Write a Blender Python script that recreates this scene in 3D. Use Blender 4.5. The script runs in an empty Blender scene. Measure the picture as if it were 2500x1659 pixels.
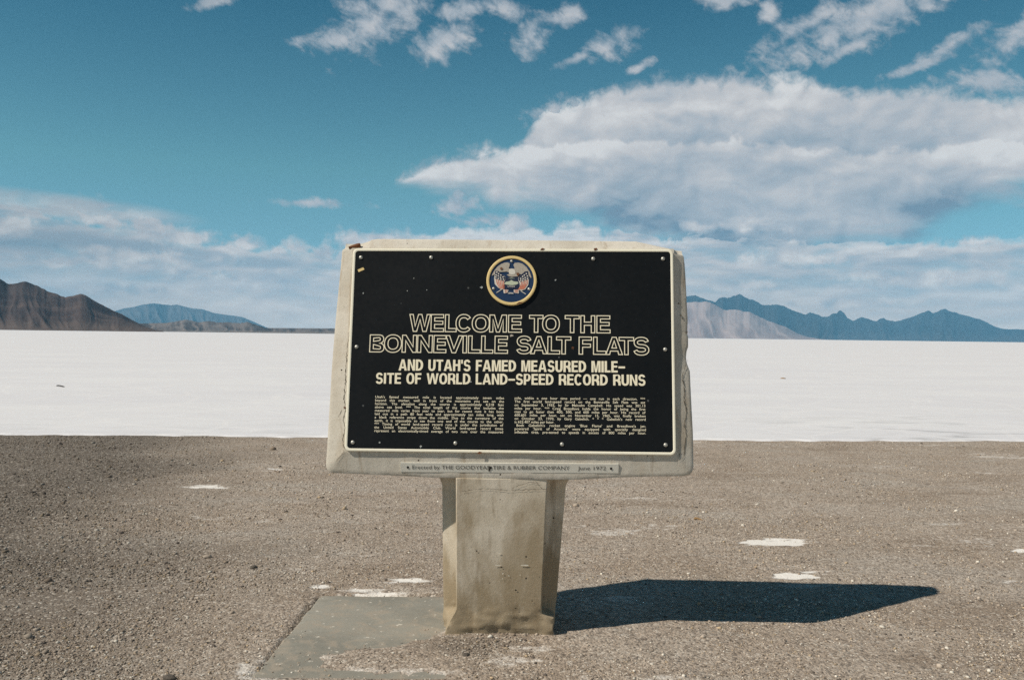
import bpy, bmesh, math, random
import numpy as np
from mathutils import Vector, Matrix

SC = bpy.context.scene
COL = SC.collection
R = math.radians
random.seed(4)
RNG = np.random.default_rng(11)

# ------------------------------------------------------------------ camera
F = 2222.0                      # focal length in photo pixels (photo 2500 x 1659)
ROLL, PITCH = 0.0124, -0.0045
CAM = np.array([0.0, 0.0, 1.5])
FW = np.array([0, math.cos(PITCH), math.sin(PITCH)])
UP0 = np.array([0, -math.sin(PITCH), math.cos(PITCH)])
RT = math.cos(ROLL) * np.array([1.0, 0, 0]) + math.sin(ROLL) * UP0
UP = -math.sin(ROLL) * np.array([1.0, 0, 0]) + math.cos(ROLL) * UP0
cam = bpy.data.cameras.new('camera')
cam.sensor_width = 36.0
cam.lens = F / 2500 * 36
cam.clip_start, cam.clip_end = 0.1, 200000
camo = bpy.data.objects.new('camera', cam)
COL.objects.link(camo)
camo.matrix_world = Matrix(((RT[0], UP[0], -FW[0], CAM[0]), (RT[1], UP[1], -FW[1], CAM[1]),
                            (RT[2], UP[2], -FW[2], CAM[2]), (0, 0, 0, 1)))
SC.camera = camo
SC.view_settings.view_transform = 'Standard'
SC.view_settings.look = 'None'
SC.view_settings.gamma = 1.0
SC.view_settings.exposure = 0.0
SC.cycles.use_denoising = False
SC.cycles.volume_bounces = 1
SC.cycles.max_bounces = 8

def ray(x, y):
    return FW + RT * (x - 1250) / F + UP * (829.5 - y) / F
def gnd(x, y, z=0.0):
    d = ray(x, y)
    return CAM + d * (z - CAM[2]) / d[2]
K = 2500 / 2363.0               # survey notes were taken on a 2363 px wide view
def azel(x, y):
    d = ray(x * K, y * K)
    return math.degrees(math.atan2(d[0], d[1])), math.degrees(math.atan2(d[2], math.hypot(d[0], d[1])))

# ------------------------------------------------------------------ sun and sky
SUN_TO = Vector((-0.88, -0.385, 1.0)).normalized()
SUN_EL = math.asin(SUN_TO.z)
sl = bpy.data.lights.new('sun', 'SUN')
sl.energy, sl.angle, sl.color = 4.5, R(0.5), (1.0, 0.90, 0.77)
so = bpy.data.objects.new('sun', sl)
COL.objects.link(so)
so.rotation_euler = SUN_TO.to_track_quat('Z', 'Y').to_euler()

class Nodes:
    """small helper for writing node trees"""
    def __init__(s, tree):
        s.t = tree
    def new(s, kind, **kw):
        n = s.t.nodes.new(kind)
        for k, v in kw.items():
            setattr(n, k, v)
        return n
    def put(s, sock, v):
        if v is None:
            return
        if hasattr(v, 'is_linked') or isinstance(v, bpy.types.NodeSocket):
            s.t.links.new(v, sock)
        else:
            sock.default_value = v
    def m(s, op, a, b=None, c=None, clamp=False):
        n = s.new('ShaderNodeMath', operation=op, use_clamp=clamp)
        for i, v in enumerate((a, b, c)):
            s.put(n.inputs[i], v)
        return n.outputs[0]
    def vm(s, op, a, b=None):
        n = s.new('ShaderNodeVectorMath', operation=op)
        s.put(n.inputs[0], a)
        if b is not None:
            s.put(n.inputs[1], b)
        return n.outputs['Value'] if op in ('LENGTH', 'DOT_PRODUCT') else n.outputs[0]
    def xyz(s, x, y, z=0.0):
        n = s.new('ShaderNodeCombineXYZ')
        for i, v in enumerate((x, y, z)):
            s.put(n.inputs[i], v)
        return n.outputs[0]
    def noise(s, vec, scale, detail=6.0, rough=0.55, dist=0.0, lac=2.0, color=False):
        n = s.new('ShaderNodeTexNoise')
        s.put(n.inputs['Vector'], vec)
        for k, v in (('Scale', scale), ('Detail', detail), ('Roughness', rough), ('Distortion', dist), ('Lacunarity', lac)):
            n.inputs[k].default_value = v
        return n.outputs['Color'] if color else n.outputs['Fac']
    def ss(s, v, lo, hi, a=0.0, b=1.0):
        n = s.new('ShaderNodeMapRange', interpolation_type='SMOOTHSTEP')
        for i, q in enumerate((v, lo, hi, a, b)):
            s.put(n.inputs[i], q)
        return n.outputs[0]
    def lin(s, v, lo, hi, a=0.0, b=1.0):
        n = s.new('ShaderNodeMapRange')
        for i, q in enumerate((v, lo, hi, a, b)):
            s.put(n.inputs[i], q)
        return n.outputs[0]
    def mix(s, f, a, b, blend='MIX'):
        n = s.new('ShaderNodeMix', data_type='RGBA', blend_type=blend)
        s.put(n.inputs[0], f); s.put(n.inputs[6], a); s.put(n.inputs[7], b)
        return n.outputs[2]
    def ramp(s, v, stops):
        n = s.new('ShaderNodeValToRGB')
        e = n.color_ramp.elements
        while len(e) < len(stops):
            e.new(0.5)
        for i, (p, c) in enumerate(stops):
            e[i].position = p
            e[i].color = (*c, 1)
        s.put(n.inputs[0], v)
        return n.outputs[0]
    def curve(s, v, pts):
        n = s.new('ShaderNodeFloatCurve')
        c = n.mapping.curves[0]
        while len(c.points) < len(pts):
            c.points.new(0.5, 0.5)
        for p, q in zip(c.points, sorted(pts)):
            p.location = q
        n.mapping.update()
        s.put(n.inputs['Value'], v)
        return n.outputs[0]

def c4(r, g, b):
    return (r, g, b, 1)

def build_world():
    w = bpy.data.worlds.new('World')
    SC.world = w
    w.use_nodes = True
    t = w.node_tree
    t.nodes.clear()
    N = Nodes(t)
    sky = N.new('ShaderNodeTexSky', sky_type='NISHITA')
    sky.sun_disc = False
    sky.sun_elevation = SUN_EL
    sky.sun_rotation = math.atan2(SUN_TO.x, SUN_TO.y)
    sky.altitude = 1300
    sky.air_density, sky.dust_density, sky.ozone_density = 1.0, 0.4, 2.0
    S = 0.08
    # film-like teal tint of the whole sky, dimmed overhead to deepen ground shadows
    d = N.new('ShaderNodeTexCoord').outputs['Generated']
    sp = N.new('ShaderNodeSeparateXYZ')
    N.put(sp.inputs[0], d)
    x, y, z = sp.outputs
    az = N.m('MULTIPLY', N.m('ARCTAN2', x, y), 57.29578)
    el = N.m('MULTIPLY', N.m('ARCSINE', z), 57.29578)
    skyc = N.mix(1.0, sky.outputs[0], N.ramp(N.m('DIVIDE', el, 50.0), [(0.0, (0.66, 0.84, 1.00)), (0.2, (0.62, 1.06, 0.86)), (0.42, (0.20, 0.68, 0.67)), (0.75, (0.17, 0.42, 0.42)), (1.0, (0.13, 0.30, 0.32))]), 'MULTIPLY')
    azn = N.m('DIVIDE', N.m('ADD', az, 34.0), 68.0, clamp=True)
    P = N.xyz(az, el)
    def sh2(dx, dy, kx, ky, z0=0.0):
        return N.xyz(N.m('MULTIPLY', N.m('ADD', az, dx), kx), N.m('MULTIPLY', N.m('ADD', el, dy), ky), z0)
    PT = N.xyz(N.m('ADD', N.m('MULTIPLY', az, 0.8), N.m('MULTIPLY', el, -0.6)),
               N.m('ADD', N.m('MULTIPLY', az, 0.9), N.m('MULTIPLY', el, 1.6)), 9.0)   # slanted wisps
    cen = lambda v: N.m('SUBTRACT', v, 0.5)
    nb = cen(N.noise(P, 0.42, 8, 0.55, 0.4))                      # billows
    nf = cen(N.noise(P, 1.5, 6, 0.6, 0.3))                        # fine billows
    ns = cen(N.noise(sh2(0, 0, 1, 3.0, 3.7), 0.20, 6, 0.55, 0.6)) # streaks
    nt = cen(N.noise(PT, 0.50, 8, 0.60, 0.4))                     # wisps
    # lit sides: a cloud is bright where the air towards the sun (up and to the left) is clearer
    b1 = N.noise(sh2(0, 0, 1, 1.5, 1.0), 0.40, 4, 0.5, 0.5)
    b2 = N.noise(sh2(-0.45, 0.55, 1, 1.5, 1.0), 0.40, 4, 0.5, 0.5)
    rim = N.m('SUBTRACT', b1, b2)
    l1 = N.noise(sh2(0, 0, 0.36, 1.35, 5.0), 0.80, 7, 0.53, 0.25)
    l2 = N.noise(sh2(-0.25, 0.42, 0.36, 1.35, 5.0), 0.80, 4, 0.5, 0.25)
    nl = cen(l1)
    rimL = N.m('SUBTRACT', l1, l2)
    broad = cen(N.noise(sh2(0, 0, 0.5, 1.6, 8.0), 0.22, 3, 0.5, 0.5))

    def curve_el(pts):
        q = [azel(*p) for p in pts]
        return N.m('MULTIPLY', N.curve(azn, [((a + 34) / 68, max(0, e) / 24) for a, e in q]), 24.0)
    # --- the large bank on the right
    topA = curve_el([(820, 480), (900, 440), (925, 400), (985, 370), (1090, 340), (1200, 326), (1225, 285), (1330, 217), (1400, 205),
                     (1500, 178), (1650, 170), (1800, 176), (2000, 198), (2150, 196), (2250, 205), (2290, 225), (2363, 208), (2500, 205)])
    botA = curve_el([(820, 445), (925, 432), (1000, 455), (1230, 475), (1320, 495), (1500, 558), (1700, 585), (1900, 590),
                     (2100, 562), (2240, 492), (2363, 455), (2500, 445)])
    ed = N.m('ADD', N.m('MULTIPLY', nb, 2.3), N.m('MULTIPLY', nf, 1.3))
    upA = N.m('ADD', N.m('SUBTRACT', topA, el), ed)
    dnA = N.m('ADD', N.m('SUBTRACT', el, botA), N.m('MULTIPLY', ns, 3.5))
    mA = N.m('MULTIPLY', N.ss(upA, -0.25, 0.85), N.ss(dnA, -0.5, 1.3))
    mA = N.m('MULTIPLY', mA, N.ss(N.m('ADD', N.m('MULTIPLY', ns, 3.0), az), -9.0, -7.0))
    mA = N.m('MULTIPLY', mA, N.ss(N.m('ADD', nb, ns), -0.5, -0.1, 0.85, 1.0))
    # --- the low layered clouds, carried round unseen behind the camera for neutral fill
    topL = curve_el([(-120, 440), (0, 448), (120, 470), (200, 490), (330, 500), (420, 520), (480, 548), (560, 552), (620, 556), (700, 560), (760, 572),
                     (850, 545), (1000, 528), (1230, 522), (1500, 525), (1800, 545), (2100, 540), (2363, 530), (2500, 530)])
    upL = N.m('ADD', N.m('SUBTRACT', topL, el), N.m('ADD', N.m('MULTIPLY', nb, 3.4), N.m('MULTIPLY', nf, 0.7)))
    cov = N.ss(N.m('ADD', nl, N.m('MULTIPLY', nf, 0.12)), -0.17, 0.08, N.ss(el, 1.0, 6.0, 0.94, 0.68), 0.99)
    thick = N.ss(upL, 2.2, 0.3)
    cov = N.m('MAXIMUM', cov, N.m('MULTIPLY', thick, N.ss(nl, -0.22, 0.0, 0.55, 1.0)))
    mL = N.m('MULTIPLY', N.ss(upL, -0.05, 0.6), cov)
    mL = N.m('MULTIPLY', mL, N.ss(el, -0.5, 2.0, 0.92, 1.0))
    # --- loose clouds high up and a few wisps
    def blob(cx, cy, rx, ry, rot):
        a, e = azel(cx, cy)
        n = N.new('ShaderNodeMapping', vector_type='TEXTURE')
        N.put(n.inputs['Vector'], P)
        n.inputs['Location'].default_value = (a, e, 0)
        n.inputs['Rotation'].default_value = (0, 0, R(rot))
        n.inputs['Scale'].default_value = (rx / 38.0, ry / 38.0, 1)
        return N.m('SUBTRACT', 1.0, N.vm('LENGTH', n.outputs[0]))
    env = None
    for b in [(880, 15, 150, 82, 35), (780, 88, 105, 34, 12), (690, 95, 35, 18, 0), (1020, 95, 85, 40, 22), (1060, 25, 60, 25, 10),
              (1230, 80, 55, 45, 35), (1160, 20, 60, 25, -25), (1300, 40, 70, 30, 15), (1400, 105, 70, 36, 18), (1330, 135, 55, 14, 20), (1482, 153, 40, 12, 25),
              (2010, 40, 240, 58, 18), (1850, 60, 110, 30, 22), (1960, 110, 80, 20, 25), (1680, -5, 80, 22, 0), (1775, 25, 28, 28, -20),
              (2340, 90, 90, 38, 20), (2200, 100, 90, 24, 25), (2270, 190, 90, 30, -10), (2120, 150, 90, 14, 15),
              (1060, 475, 65, 36, 20), (1110, 508, 70, 16, 0), (1280, 260, 70, 36, 20), (720, 468, 120, 13, 0), (490, 5, 60, 14, 20)]:
        v = blob(*b)
        env = v if env is None else N.m('MAXIMUM', env, v)
    env = N.m('MAXIMUM', env, N.ss(N.m('ABSOLUTE', az), 48, 75, -6.0, -0.3))      # clouds added outside the view, unseen, to neutralise the fill light
    vT = N.m('ADD', env, N.m('ADD', N.m('MULTIPLY', nt, 2.6), N.m('MULTIPLY', nf, 1.3)))
    mT = N.ss(vT, -0.15, 1.0, 0.0, 0.98)
    # bright cumulus heads along the top of the low layer, grey-blue bases under the left ones
    env = None
    for b in [(230, 512, 150, 34, -4), (350, 526, 120, 40, -14), (440, 548, 80, 36, 0), (575, 568, 85, 32, 0), (690, 572, 56, 34, 0), (745, 582, 50, 26, 0), (450, 618, 95, 30, 14), (40, 520, 80, 28, 5),
              (1180, 520, 60, 30, 25), (1700, 520, 150, 22, 0), (330, 592, 200, 24, -3), (600, 645, 150, 24, 0), (150, 605, 160, 22, 0), (880, 560, 160, 40, 0), (1850, 600, 190, 24, 0), (2150, 640, 200, 22, 0),
              (1750, 660, 170, 20, 0), (2250, 560, 150, 26, 0), (260, 665, 120, 18, 0), (1980, 700, 180, 16, 0)]:
        v = blob(*b)
        env = v if env is None else N.m('MAXIMUM', env, v)
    mP = N.ss(N.m('ADD', env, N.m('ADD', N.m('MULTIPLY', nb, 2.6), N.m('MULTIPLY', nf, 1.0))), -0.05, 0.75)
    gr = None
    for b in [(90, 552, 250, 34, 0), (330, 572, 270, 22, -4), (560, 604, 190, 16, 0)]:
        v = N.ss(blob(*b), -0.1, 0.6)
        gr = v if gr is None else N.m('MAXIMUM', gr, v)
    # cirrus veil at the far left
    mC = N.m('MULTIPLY', N.ss(blob(130, 475, 330, 34, -3), 0.0, 0.6), N.ss(ns, -0.15, 0.12, 0.25, 0.85))
    mask = N.m('MAXIMUM', N.m('MAXIMUM', mA, mL), N.m('MAXIMUM', N.m('MAXIMUM', mT, mC), N.m('MAXIMUM', mP, N.m('MULTIPLY', gr, 0.9))))
    mask = N.m('MULTIPLY', mask, N.ss(el, -3.0, -0.5))
    # --- cloud brightness: sunlit tops, grey bases
    dt = N.ss(upA, 0.0, 6.5, 1.0, 0.0)
    shA = N.m('ADD', N.m('ADD', N.m('MULTIPLY', dt, 0.45), 0.38), N.m('ADD', N.m('MULTIPLY', rim, 0.9), N.m('ADD', N.m('MULTIPLY', broad, 1.5), N.m('MULTIPLY', nb, 0.25))))
    tier = curve_el([(820, 470), (925, 405), (1090, 352), (1250, 330), (1500, 322), (1800, 330), (2000, 345), (2200, 330), (2363, 320), (2500, 320)])
    e2 = N.m('ADD', N.m('SUBTRACT', tier, el), N.m('ADD', N.m('MULTIPLY', nb, 2.4), N.m('MULTIPLY', nf, 0.5)))
    shA = N.m('ADD', shA, N.m('MULTIPLY', N.m('MULTIPLY', N.ss(e2, -0.05, 0.35), N.ss(e2, 2.6, 0.3)), 0.24))
    shA = N.m('SUBTRACT', shA, N.m('MULTIPLY', N.m('MULTIPLY', N.ss(e2, -2.6, 0.0), N.ss(e2, 0.3, -0.05)), 0.16))
    shA = N.m('SUBTRACT', shA, N.ss(dnA, 3.5, 0.0, 0.0, 0.2))
    shL = N.m('ADD', N.m('MULTIPLY', N.ss(upL, 0.0, 1.6, 1.0, 0.0), 0.25),
              N.m('ADD', N.m('ADD', N.m('MULTIPLY', rimL, N.ss(el, 0.5, 5.0, 0.5, 1.5)), N.m('MULTIPLY', broad, 0.9)), N.ss(el, 0.5, 5.0, 0.84, 0.58)))
    shT = N.m('ADD', 0.46, N.m('ADD', N.m('MULTIPLY', rim, 1.0), N.m('MULTIPLY', nt, 0.5)))
    useA = N.ss(N.m('SUBTRACT', mA, mL), -0.1, 0.1)
    sh = N.mix(useA, N.xyz(shL, shL, shL), N.xyz(shA, shA, shA))
    useT = N.m('GREATER_THAN', mT, N.m('MAXIMUM', mA, mL))
    sh = N.mix(useT, sh, N.xyz(shT, shT, shT))
    sh = N.mix(N.m('MULTIPLY', gr, 0.75), sh, c4(0.10, 0.10, 0.10))
    shP = N.m('ADD', N.ss(el, 1.5, 6.0, 0.68, 0.76), N.m('MULTIPLY', rim, 1.9))
    sh = N.mix(N.m('MULTIPLY', mP, 0.92), sh, N.xyz(shP, shP, shP))
    k = 1.0 / S
    # clouds dimmed towards the left: shade painted into their brightness
    leftg = N.ss(az, -30, -12, 0.78, 1.0)
    cc = N.ramp(sh, [(0.0, (0.17, 0.25, 0.33)), (0.2, (0.31, 0.37, 0.43)), (0.5, (0.43, 0.46, 0.50)), (0.75, (0.56, 0.555, 0.565)), (1.0, (0.70, 0.69, 0.685))])
    cc = N.mix(N.ss(el, 8.0, 0.5, 0.0, 0.9), cc, N.mix(1.0, cc, c4(1.16, 1.0, 0.88), 'MULTIPLY'))     # low clouds tinted warmer towards the horizon, against the blue haze
    cc = N.vm('MULTIPLY', cc, N.xyz(N.m('MULTIPLY', leftg, k), N.m('MULTIPLY', leftg, k), N.m('MULTIPLY', leftg, k)))
    out = N.mix(mask, skyc, cc)
    bg = N.new('ShaderNodeBackground')
    N.put(bg.inputs[0], out)
    bg.inputs[1].default_value = S
    o = N.new('ShaderNodeOutputWorld')
    t.links.new(bg.outputs[0], o.inputs[0])
build_world()

# ------------------------------------------------------------------ numpy noise
def _h(i, j, seed):
    n = (i.astype(np.int64) * 374761393 + j.astype(np.int64) * 668265263 + seed * 982451653) & 0xffffffff
    n = ((n ^ (n >> 13)) * 1274126177) & 0xffffffff
    n = n ^ (n >> 16)
    return (n & 0xffffff) / float(0xffffff)
def vnoise(x, y, seed=0):
    x = np.asarray(x, float); y = np.asarray(y, float)
    i = np.floor(x); j = np.floor(y)
    u = x - i; v = y - j
    u = u * u * u * (u * (u * 6 - 15) + 10); v = v * v * v * (v * (v * 6 - 15) + 10)
    a = _h(i, j, seed); b = _h(i + 1, j, seed); c = _h(i, j + 1, seed); d = _h(i + 1, j + 1, seed)
    return (a * (1 - u) + b * u) * (1 - v) + (c * (1 - u) + d * u) * v
def fbm(x, y, seed=0, o=5, g=0.5):
    s = 0; a = 1; t = 0
    for k in range(o):
        s = s + a * vnoise(x * 2 ** k + 17.3 * k, y * 2 ** k - 9.1 * k, seed + k); t += a; a *= g
    return s / t * 2 - 1
def ridged(x, y, seed=0, o=5):
    s = 0; a = 1; t = 0
    for k in range(o):
        s = s + a * (1 - np.abs(2 * vnoise(x * 2 ** k + 5.7 * k, y * 2 ** k, seed + k) - 1)); t += a; a *= 0.52
    return s / t
def sst(x, a, b):
    t = np.clip((x - a) / (b - a), 0, 1)
    return t * t * (3 - 2 * t)
def poly_sd(px, py, poly):
    """signed distance to a polygon, positive inside"""
    px = np.asarray(px, float); py = np.asarray(py, float)
    d = np.full(px.shape, 1e9); ins = np.zeros(px.shape, bool)
    n = len(poly)
    for i in range(n):
        ax, ay = poly[i]; bx, by = poly[(i + 1) % n]
        ex, ey = bx - ax, by - ay
        t = np.clip(((px - ax) * ex + (py - ay) * ey) / (ex * ex + ey * ey), 0, 1)
        d = np.minimum(d, np.hypot(px - ax - t * ex, py - ay - t * ey))
        c = ((ay > py) != (by > py))
        with np.errstate(divide='ignore', invalid='ignore'):
            c &= px < (bx - ax) * (py - ay) / (by - ay if by != ay else 1e-9) + ax
        ins ^= c
    return np.where(ins, d, -d)

# ------------------------------------------------------------------ object helpers
def link(o, parent=None):
    COL.objects.link(o)
    if parent is not None:
        o.parent = parent
    return o
def tag(o, label=None, cat=None, kind=None, group=None):
    for k, v in (('label', label), ('category', cat), ('kind', kind), ('group', group)):
        if v:
            o[k] = v
    return o
def mesh_np(name, V, faces, mat, parent=None, smooth=True, attrs=None):
    """V (n,3); faces: (m,3) or (m,4) int array or list of lists"""
    me = bpy.data.meshes.new(name)
    V = np.asarray(V, dtype=np.float32)
    if isinstance(faces, np.ndarray):
        m, q = faces.shape
        me.vertices.add(len(V)); me.vertices.foreach_set('co', V.ravel())
        me.loops.add(m * q); me.loops.foreach_set('vertex_index', faces.astype(np.int32).ravel())
        me.polygons.add(m)
        me.polygons.foreach_set('loop_start', np.arange(0, m * q, q, dtype=np.int32))
        me.update(calc_edges=True)
        me.validate()
    else:
        me.from_pydata([tuple(v) for v in V], [], faces)
        me.update()
    if smooth:
        me.polygons.foreach_set('use_smooth', np.ones(len(me.polygons), bool))
    for k, a in (attrs or {}).items():
        a = np.asarray(a, np.float32)
        if a.ndim == 1:
            at = me.attributes.new(k, 'FLOAT', 'POINT'); at.data.foreach_set('value', a)
        else:
            at = me.attributes.new(k, 'FLOAT_COLOR', 'POINT')
            at.data.foreach_set('color', np.concatenate([a, np.ones((len(a), 1), np.float32)], 1).ravel())
    me.materials.append(mat)
    return link(bpy.data.objects.new(name, me), parent)
def grid_faces(nr, nc, closed=False):
    i = np.arange(nr - 1)[:, None]; j = np.arange(nc if closed else nc - 1)[None, :]
    j2 = (j + 1) % nc
    return np.stack([i * nc + j, i * nc + j2, (i + 1) * nc + j2, (i + 1) * nc + j], -1).reshape(-1, 4)

def material(name):
    m = bpy.data.materials.new(name)
    m.use_nodes = True
    t = m.node_tree
    N = Nodes(t)
    b = t.nodes['Principled BSDF']
    return m, N, b
def bump(N, b, h, strength, dist):
    n = N.new('ShaderNodeBump')
    n.inputs['Strength'].default_value = strength
    n.inputs['Distance'].default_value = dist
    N.put(n.inputs['Height'], h)
    N.put(b.inputs['Normal'], n.outputs[0])
def attr(N, name, color=False):
    n = N.new('ShaderNodeAttribute', attribute_name=name)
    return n.outputs['Color'] if color else n.outputs['Fac']
def objco(N):
    return N.new('ShaderNodeTexCoord').outputs['Object']

# ------------------------------------------------------------------ materials
def mat_simple(name, col, rough=0.6, metal=0.0, var=0.15, scale=40, spec=0.5):
    m, N, b = material(name)
    n = N.noise(objco(N), scale, 5, 0.6)
    dark = c4(*[c * (1 - var) for c in col]); lite = c4(*[min(1, c * (1 + var)) for c in col])
    N.put(b.inputs['Base Color'], N.mix(n, dark, lite))
    b.inputs['Roughness'].default_value = rough
    b.inputs['Metallic'].default_value = metal
    b.inputs['Specular IOR Level'].default_value = spec
    return m

def mat_ground():
    m, N, b = material('gravel_soil')
    p = objco(N)
    salt = attr(N, 'salt'); dark = attr(N, 'grit')
    n1 = N.noise(p, 1.3, 6, 0.6); n2 = N.noise(p, 26, 6, 0.7); n3 = N.noise(p, 110, 4, 0.7)
    base = N.ramp(n1, [(0.3, (0.40, 0.33, 0.262)), (0.5, (0.465, 0.392, 0.322)), (0.7, (0.53, 0.462, 0.39))])
    n0 = N.noise(p, 0.55, 5, 0.6, 0.6); n5 = N.noise(p, 5.5, 5, 0.65, 0.4)
    sg = N.new('ShaderNodeSeparateXYZ'); N.put(sg.inputs[0], p)
    pg = N.xyz(N.m('MULTIPLY', sg.outputs[0], 0.42), sg.outputs[1])
    n6 = N.noise(pg, 1.5, 7, 0.62, 0.5); n7 = N.noise(pg, 4.2, 6, 0.65, 0.4)
    base = N.mix(N.ss(n6, 0.50, 0.66, 0, 0.60), base, c4(0.50, 0.465, 0.415))     # wind-blown pale drifts
    base = N.mix(N.ss(n6, 0.47, 0.33, 0, 0.55), base, c4(0.27, 0.205, 0.15))      # browner strips
    base = N.mix(N.ss(n7, 0.60, 0.72, 0, 0.55), base, c4(0.58, 0.545, 0.495))     # thin salt bloom
    base = N.mix(N.ss(n0, 0.50, 0.68, 0, 0.40), base, c4(0.52, 0.475, 0.42))      # pale dusty areas
    base = N.mix(N.ss(n5, 0.52, 0.70, 0, 0.45), base, c4(0.25, 0.20, 0.155))       # bare brown dirt
    base = N.mix(N.m('MULTIPLY', dark, 0.92), base, c4(0.105, 0.096, 0.084))  # darker stone and dirt, plus vignette falloff painted in on the left
    sp = N.ss(n2, 0.40, 0.60)
    base = N.mix(N.m('MULTIPLY', N.m('SUBTRACT', 1, sp), 0.5), base, c4(0.20, 0.16, 0.125))
    v = N.new('ShaderNodeTexVoronoi', feature='F1'); N.put(v.inputs['Vector'], p); v.inputs['Scale'].default_value = 75
    vs = N.new('ShaderNodeSeparateColor'); N.put(vs.inputs[0], v.outputs['Color'])
    base = N.mix(N.ss(vs.outputs[0], 0.82, 0.93, 0.0, 0.7), base, c4(0.62, 0.57, 0.50))
    base = N.mix(N.ss(vs.outputs[1], 0.80, 0.93, 0.0, 0.7), base, c4(0.12, 0.10, 0.085))
    sm = N.ss(N.m('ADD', salt, N.m('MULTIPLY', N.m('SUBTRACT', n2, 0.5), 1.1)), 0.26, 0.85)
    base = N.mix(sm, base, c4(0.80, 0.78, 0.74))
    N.put(b.inputs['Base Color'], base)
    b.inputs['Roughness'].default_value = 0.95
    b.inputs['Specular IOR Level'].default_value = 0.15
    h = N.m('ADD', N.m('MULTIPLY', n2, 1.0), N.m('ADD', N.m('MULTIPLY', n3, 0.45), N.m('MULTIPLY', N.m('SUBTRACT', 0.6, v.outputs['Distance']), 0.5)))
    bump(N, b, N.m('MULTIPLY', h, N.lin(sm, 0, 1, 1, 0.3)), 1.0, 0.012)
    return m
def mat_stone():
    m, N, b = material('stone')
    c = attr(N, 'tint', True)
    n = N.noise(objco(N), 160, 3, 0.6)
    N.put(b.inputs['Base Color'], N.mix(1.0, c, N.mix(n, c4(0.75, 0.75, 0.75), c4(1.2, 1.2, 1.2)), 'MULTIPLY'))
    b.inputs['Roughness'].default_value = 0.95
    b.inputs['Specular IOR Level'].default_value = 0.2
    return m
def mat_salt():
    m, N, b = material('salt_crust')
    p = objco(N)
    sep = N.new('ShaderNodeSeparateXYZ'); N.put(sep.inputs[0], p)
    ps = N.xyz(N.m('MULTIPLY', sep.outputs[0], 0.35), sep.outputs[1])
    n1 = N.noise(ps, 0.35, 7, 0.6, 0.6); n2 = N.noise(p, 9, 6, 0.65); n3 = N.noise(ps, 1.6, 6, 0.6, 1.2)
    base = N.mix(N.ss(n1, 0.35, 0.7), c4(0.69, 0.70, 0.735), c4(0.735, 0.747, 0.77))
    base = N.mix(N.m('MULTIPLY', N.ss(n3, 0.50, 0.68), attr(N, 'damp')), base, c4(0.44, 0.45, 0.47))
    n4 = N.noise(ps, 0.9, 8, 0.7, 0.8)
    base = N.mix(N.ss(n4, 0.55, 0.75, 0, 0.22), base, c4(0.60, 0.605, 0.63))
    v = N.new('ShaderNodeTexVoronoi', feature='DISTANCE_TO_EDGE'); N.put(v.inputs['Vector'], p); v.inputs['Scale'].default_value = 0.55
    base = N.mix(N.ss(v.outputs['Distance'], 0.05, 0.01, 0, 0.22), base, c4(0.84, 0.84, 0.84))
    N.put(b.inputs['Base Color'], base)
    b.inputs['Roughness'].default_value = 0.85
    b.inputs['Specular IOR Level'].default_value = 0.25
    bump(N, b, N.m('ADD', n2, N.m('MULTIPLY', n3, 1.5)), 0.5, 0.012)
    return m
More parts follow.
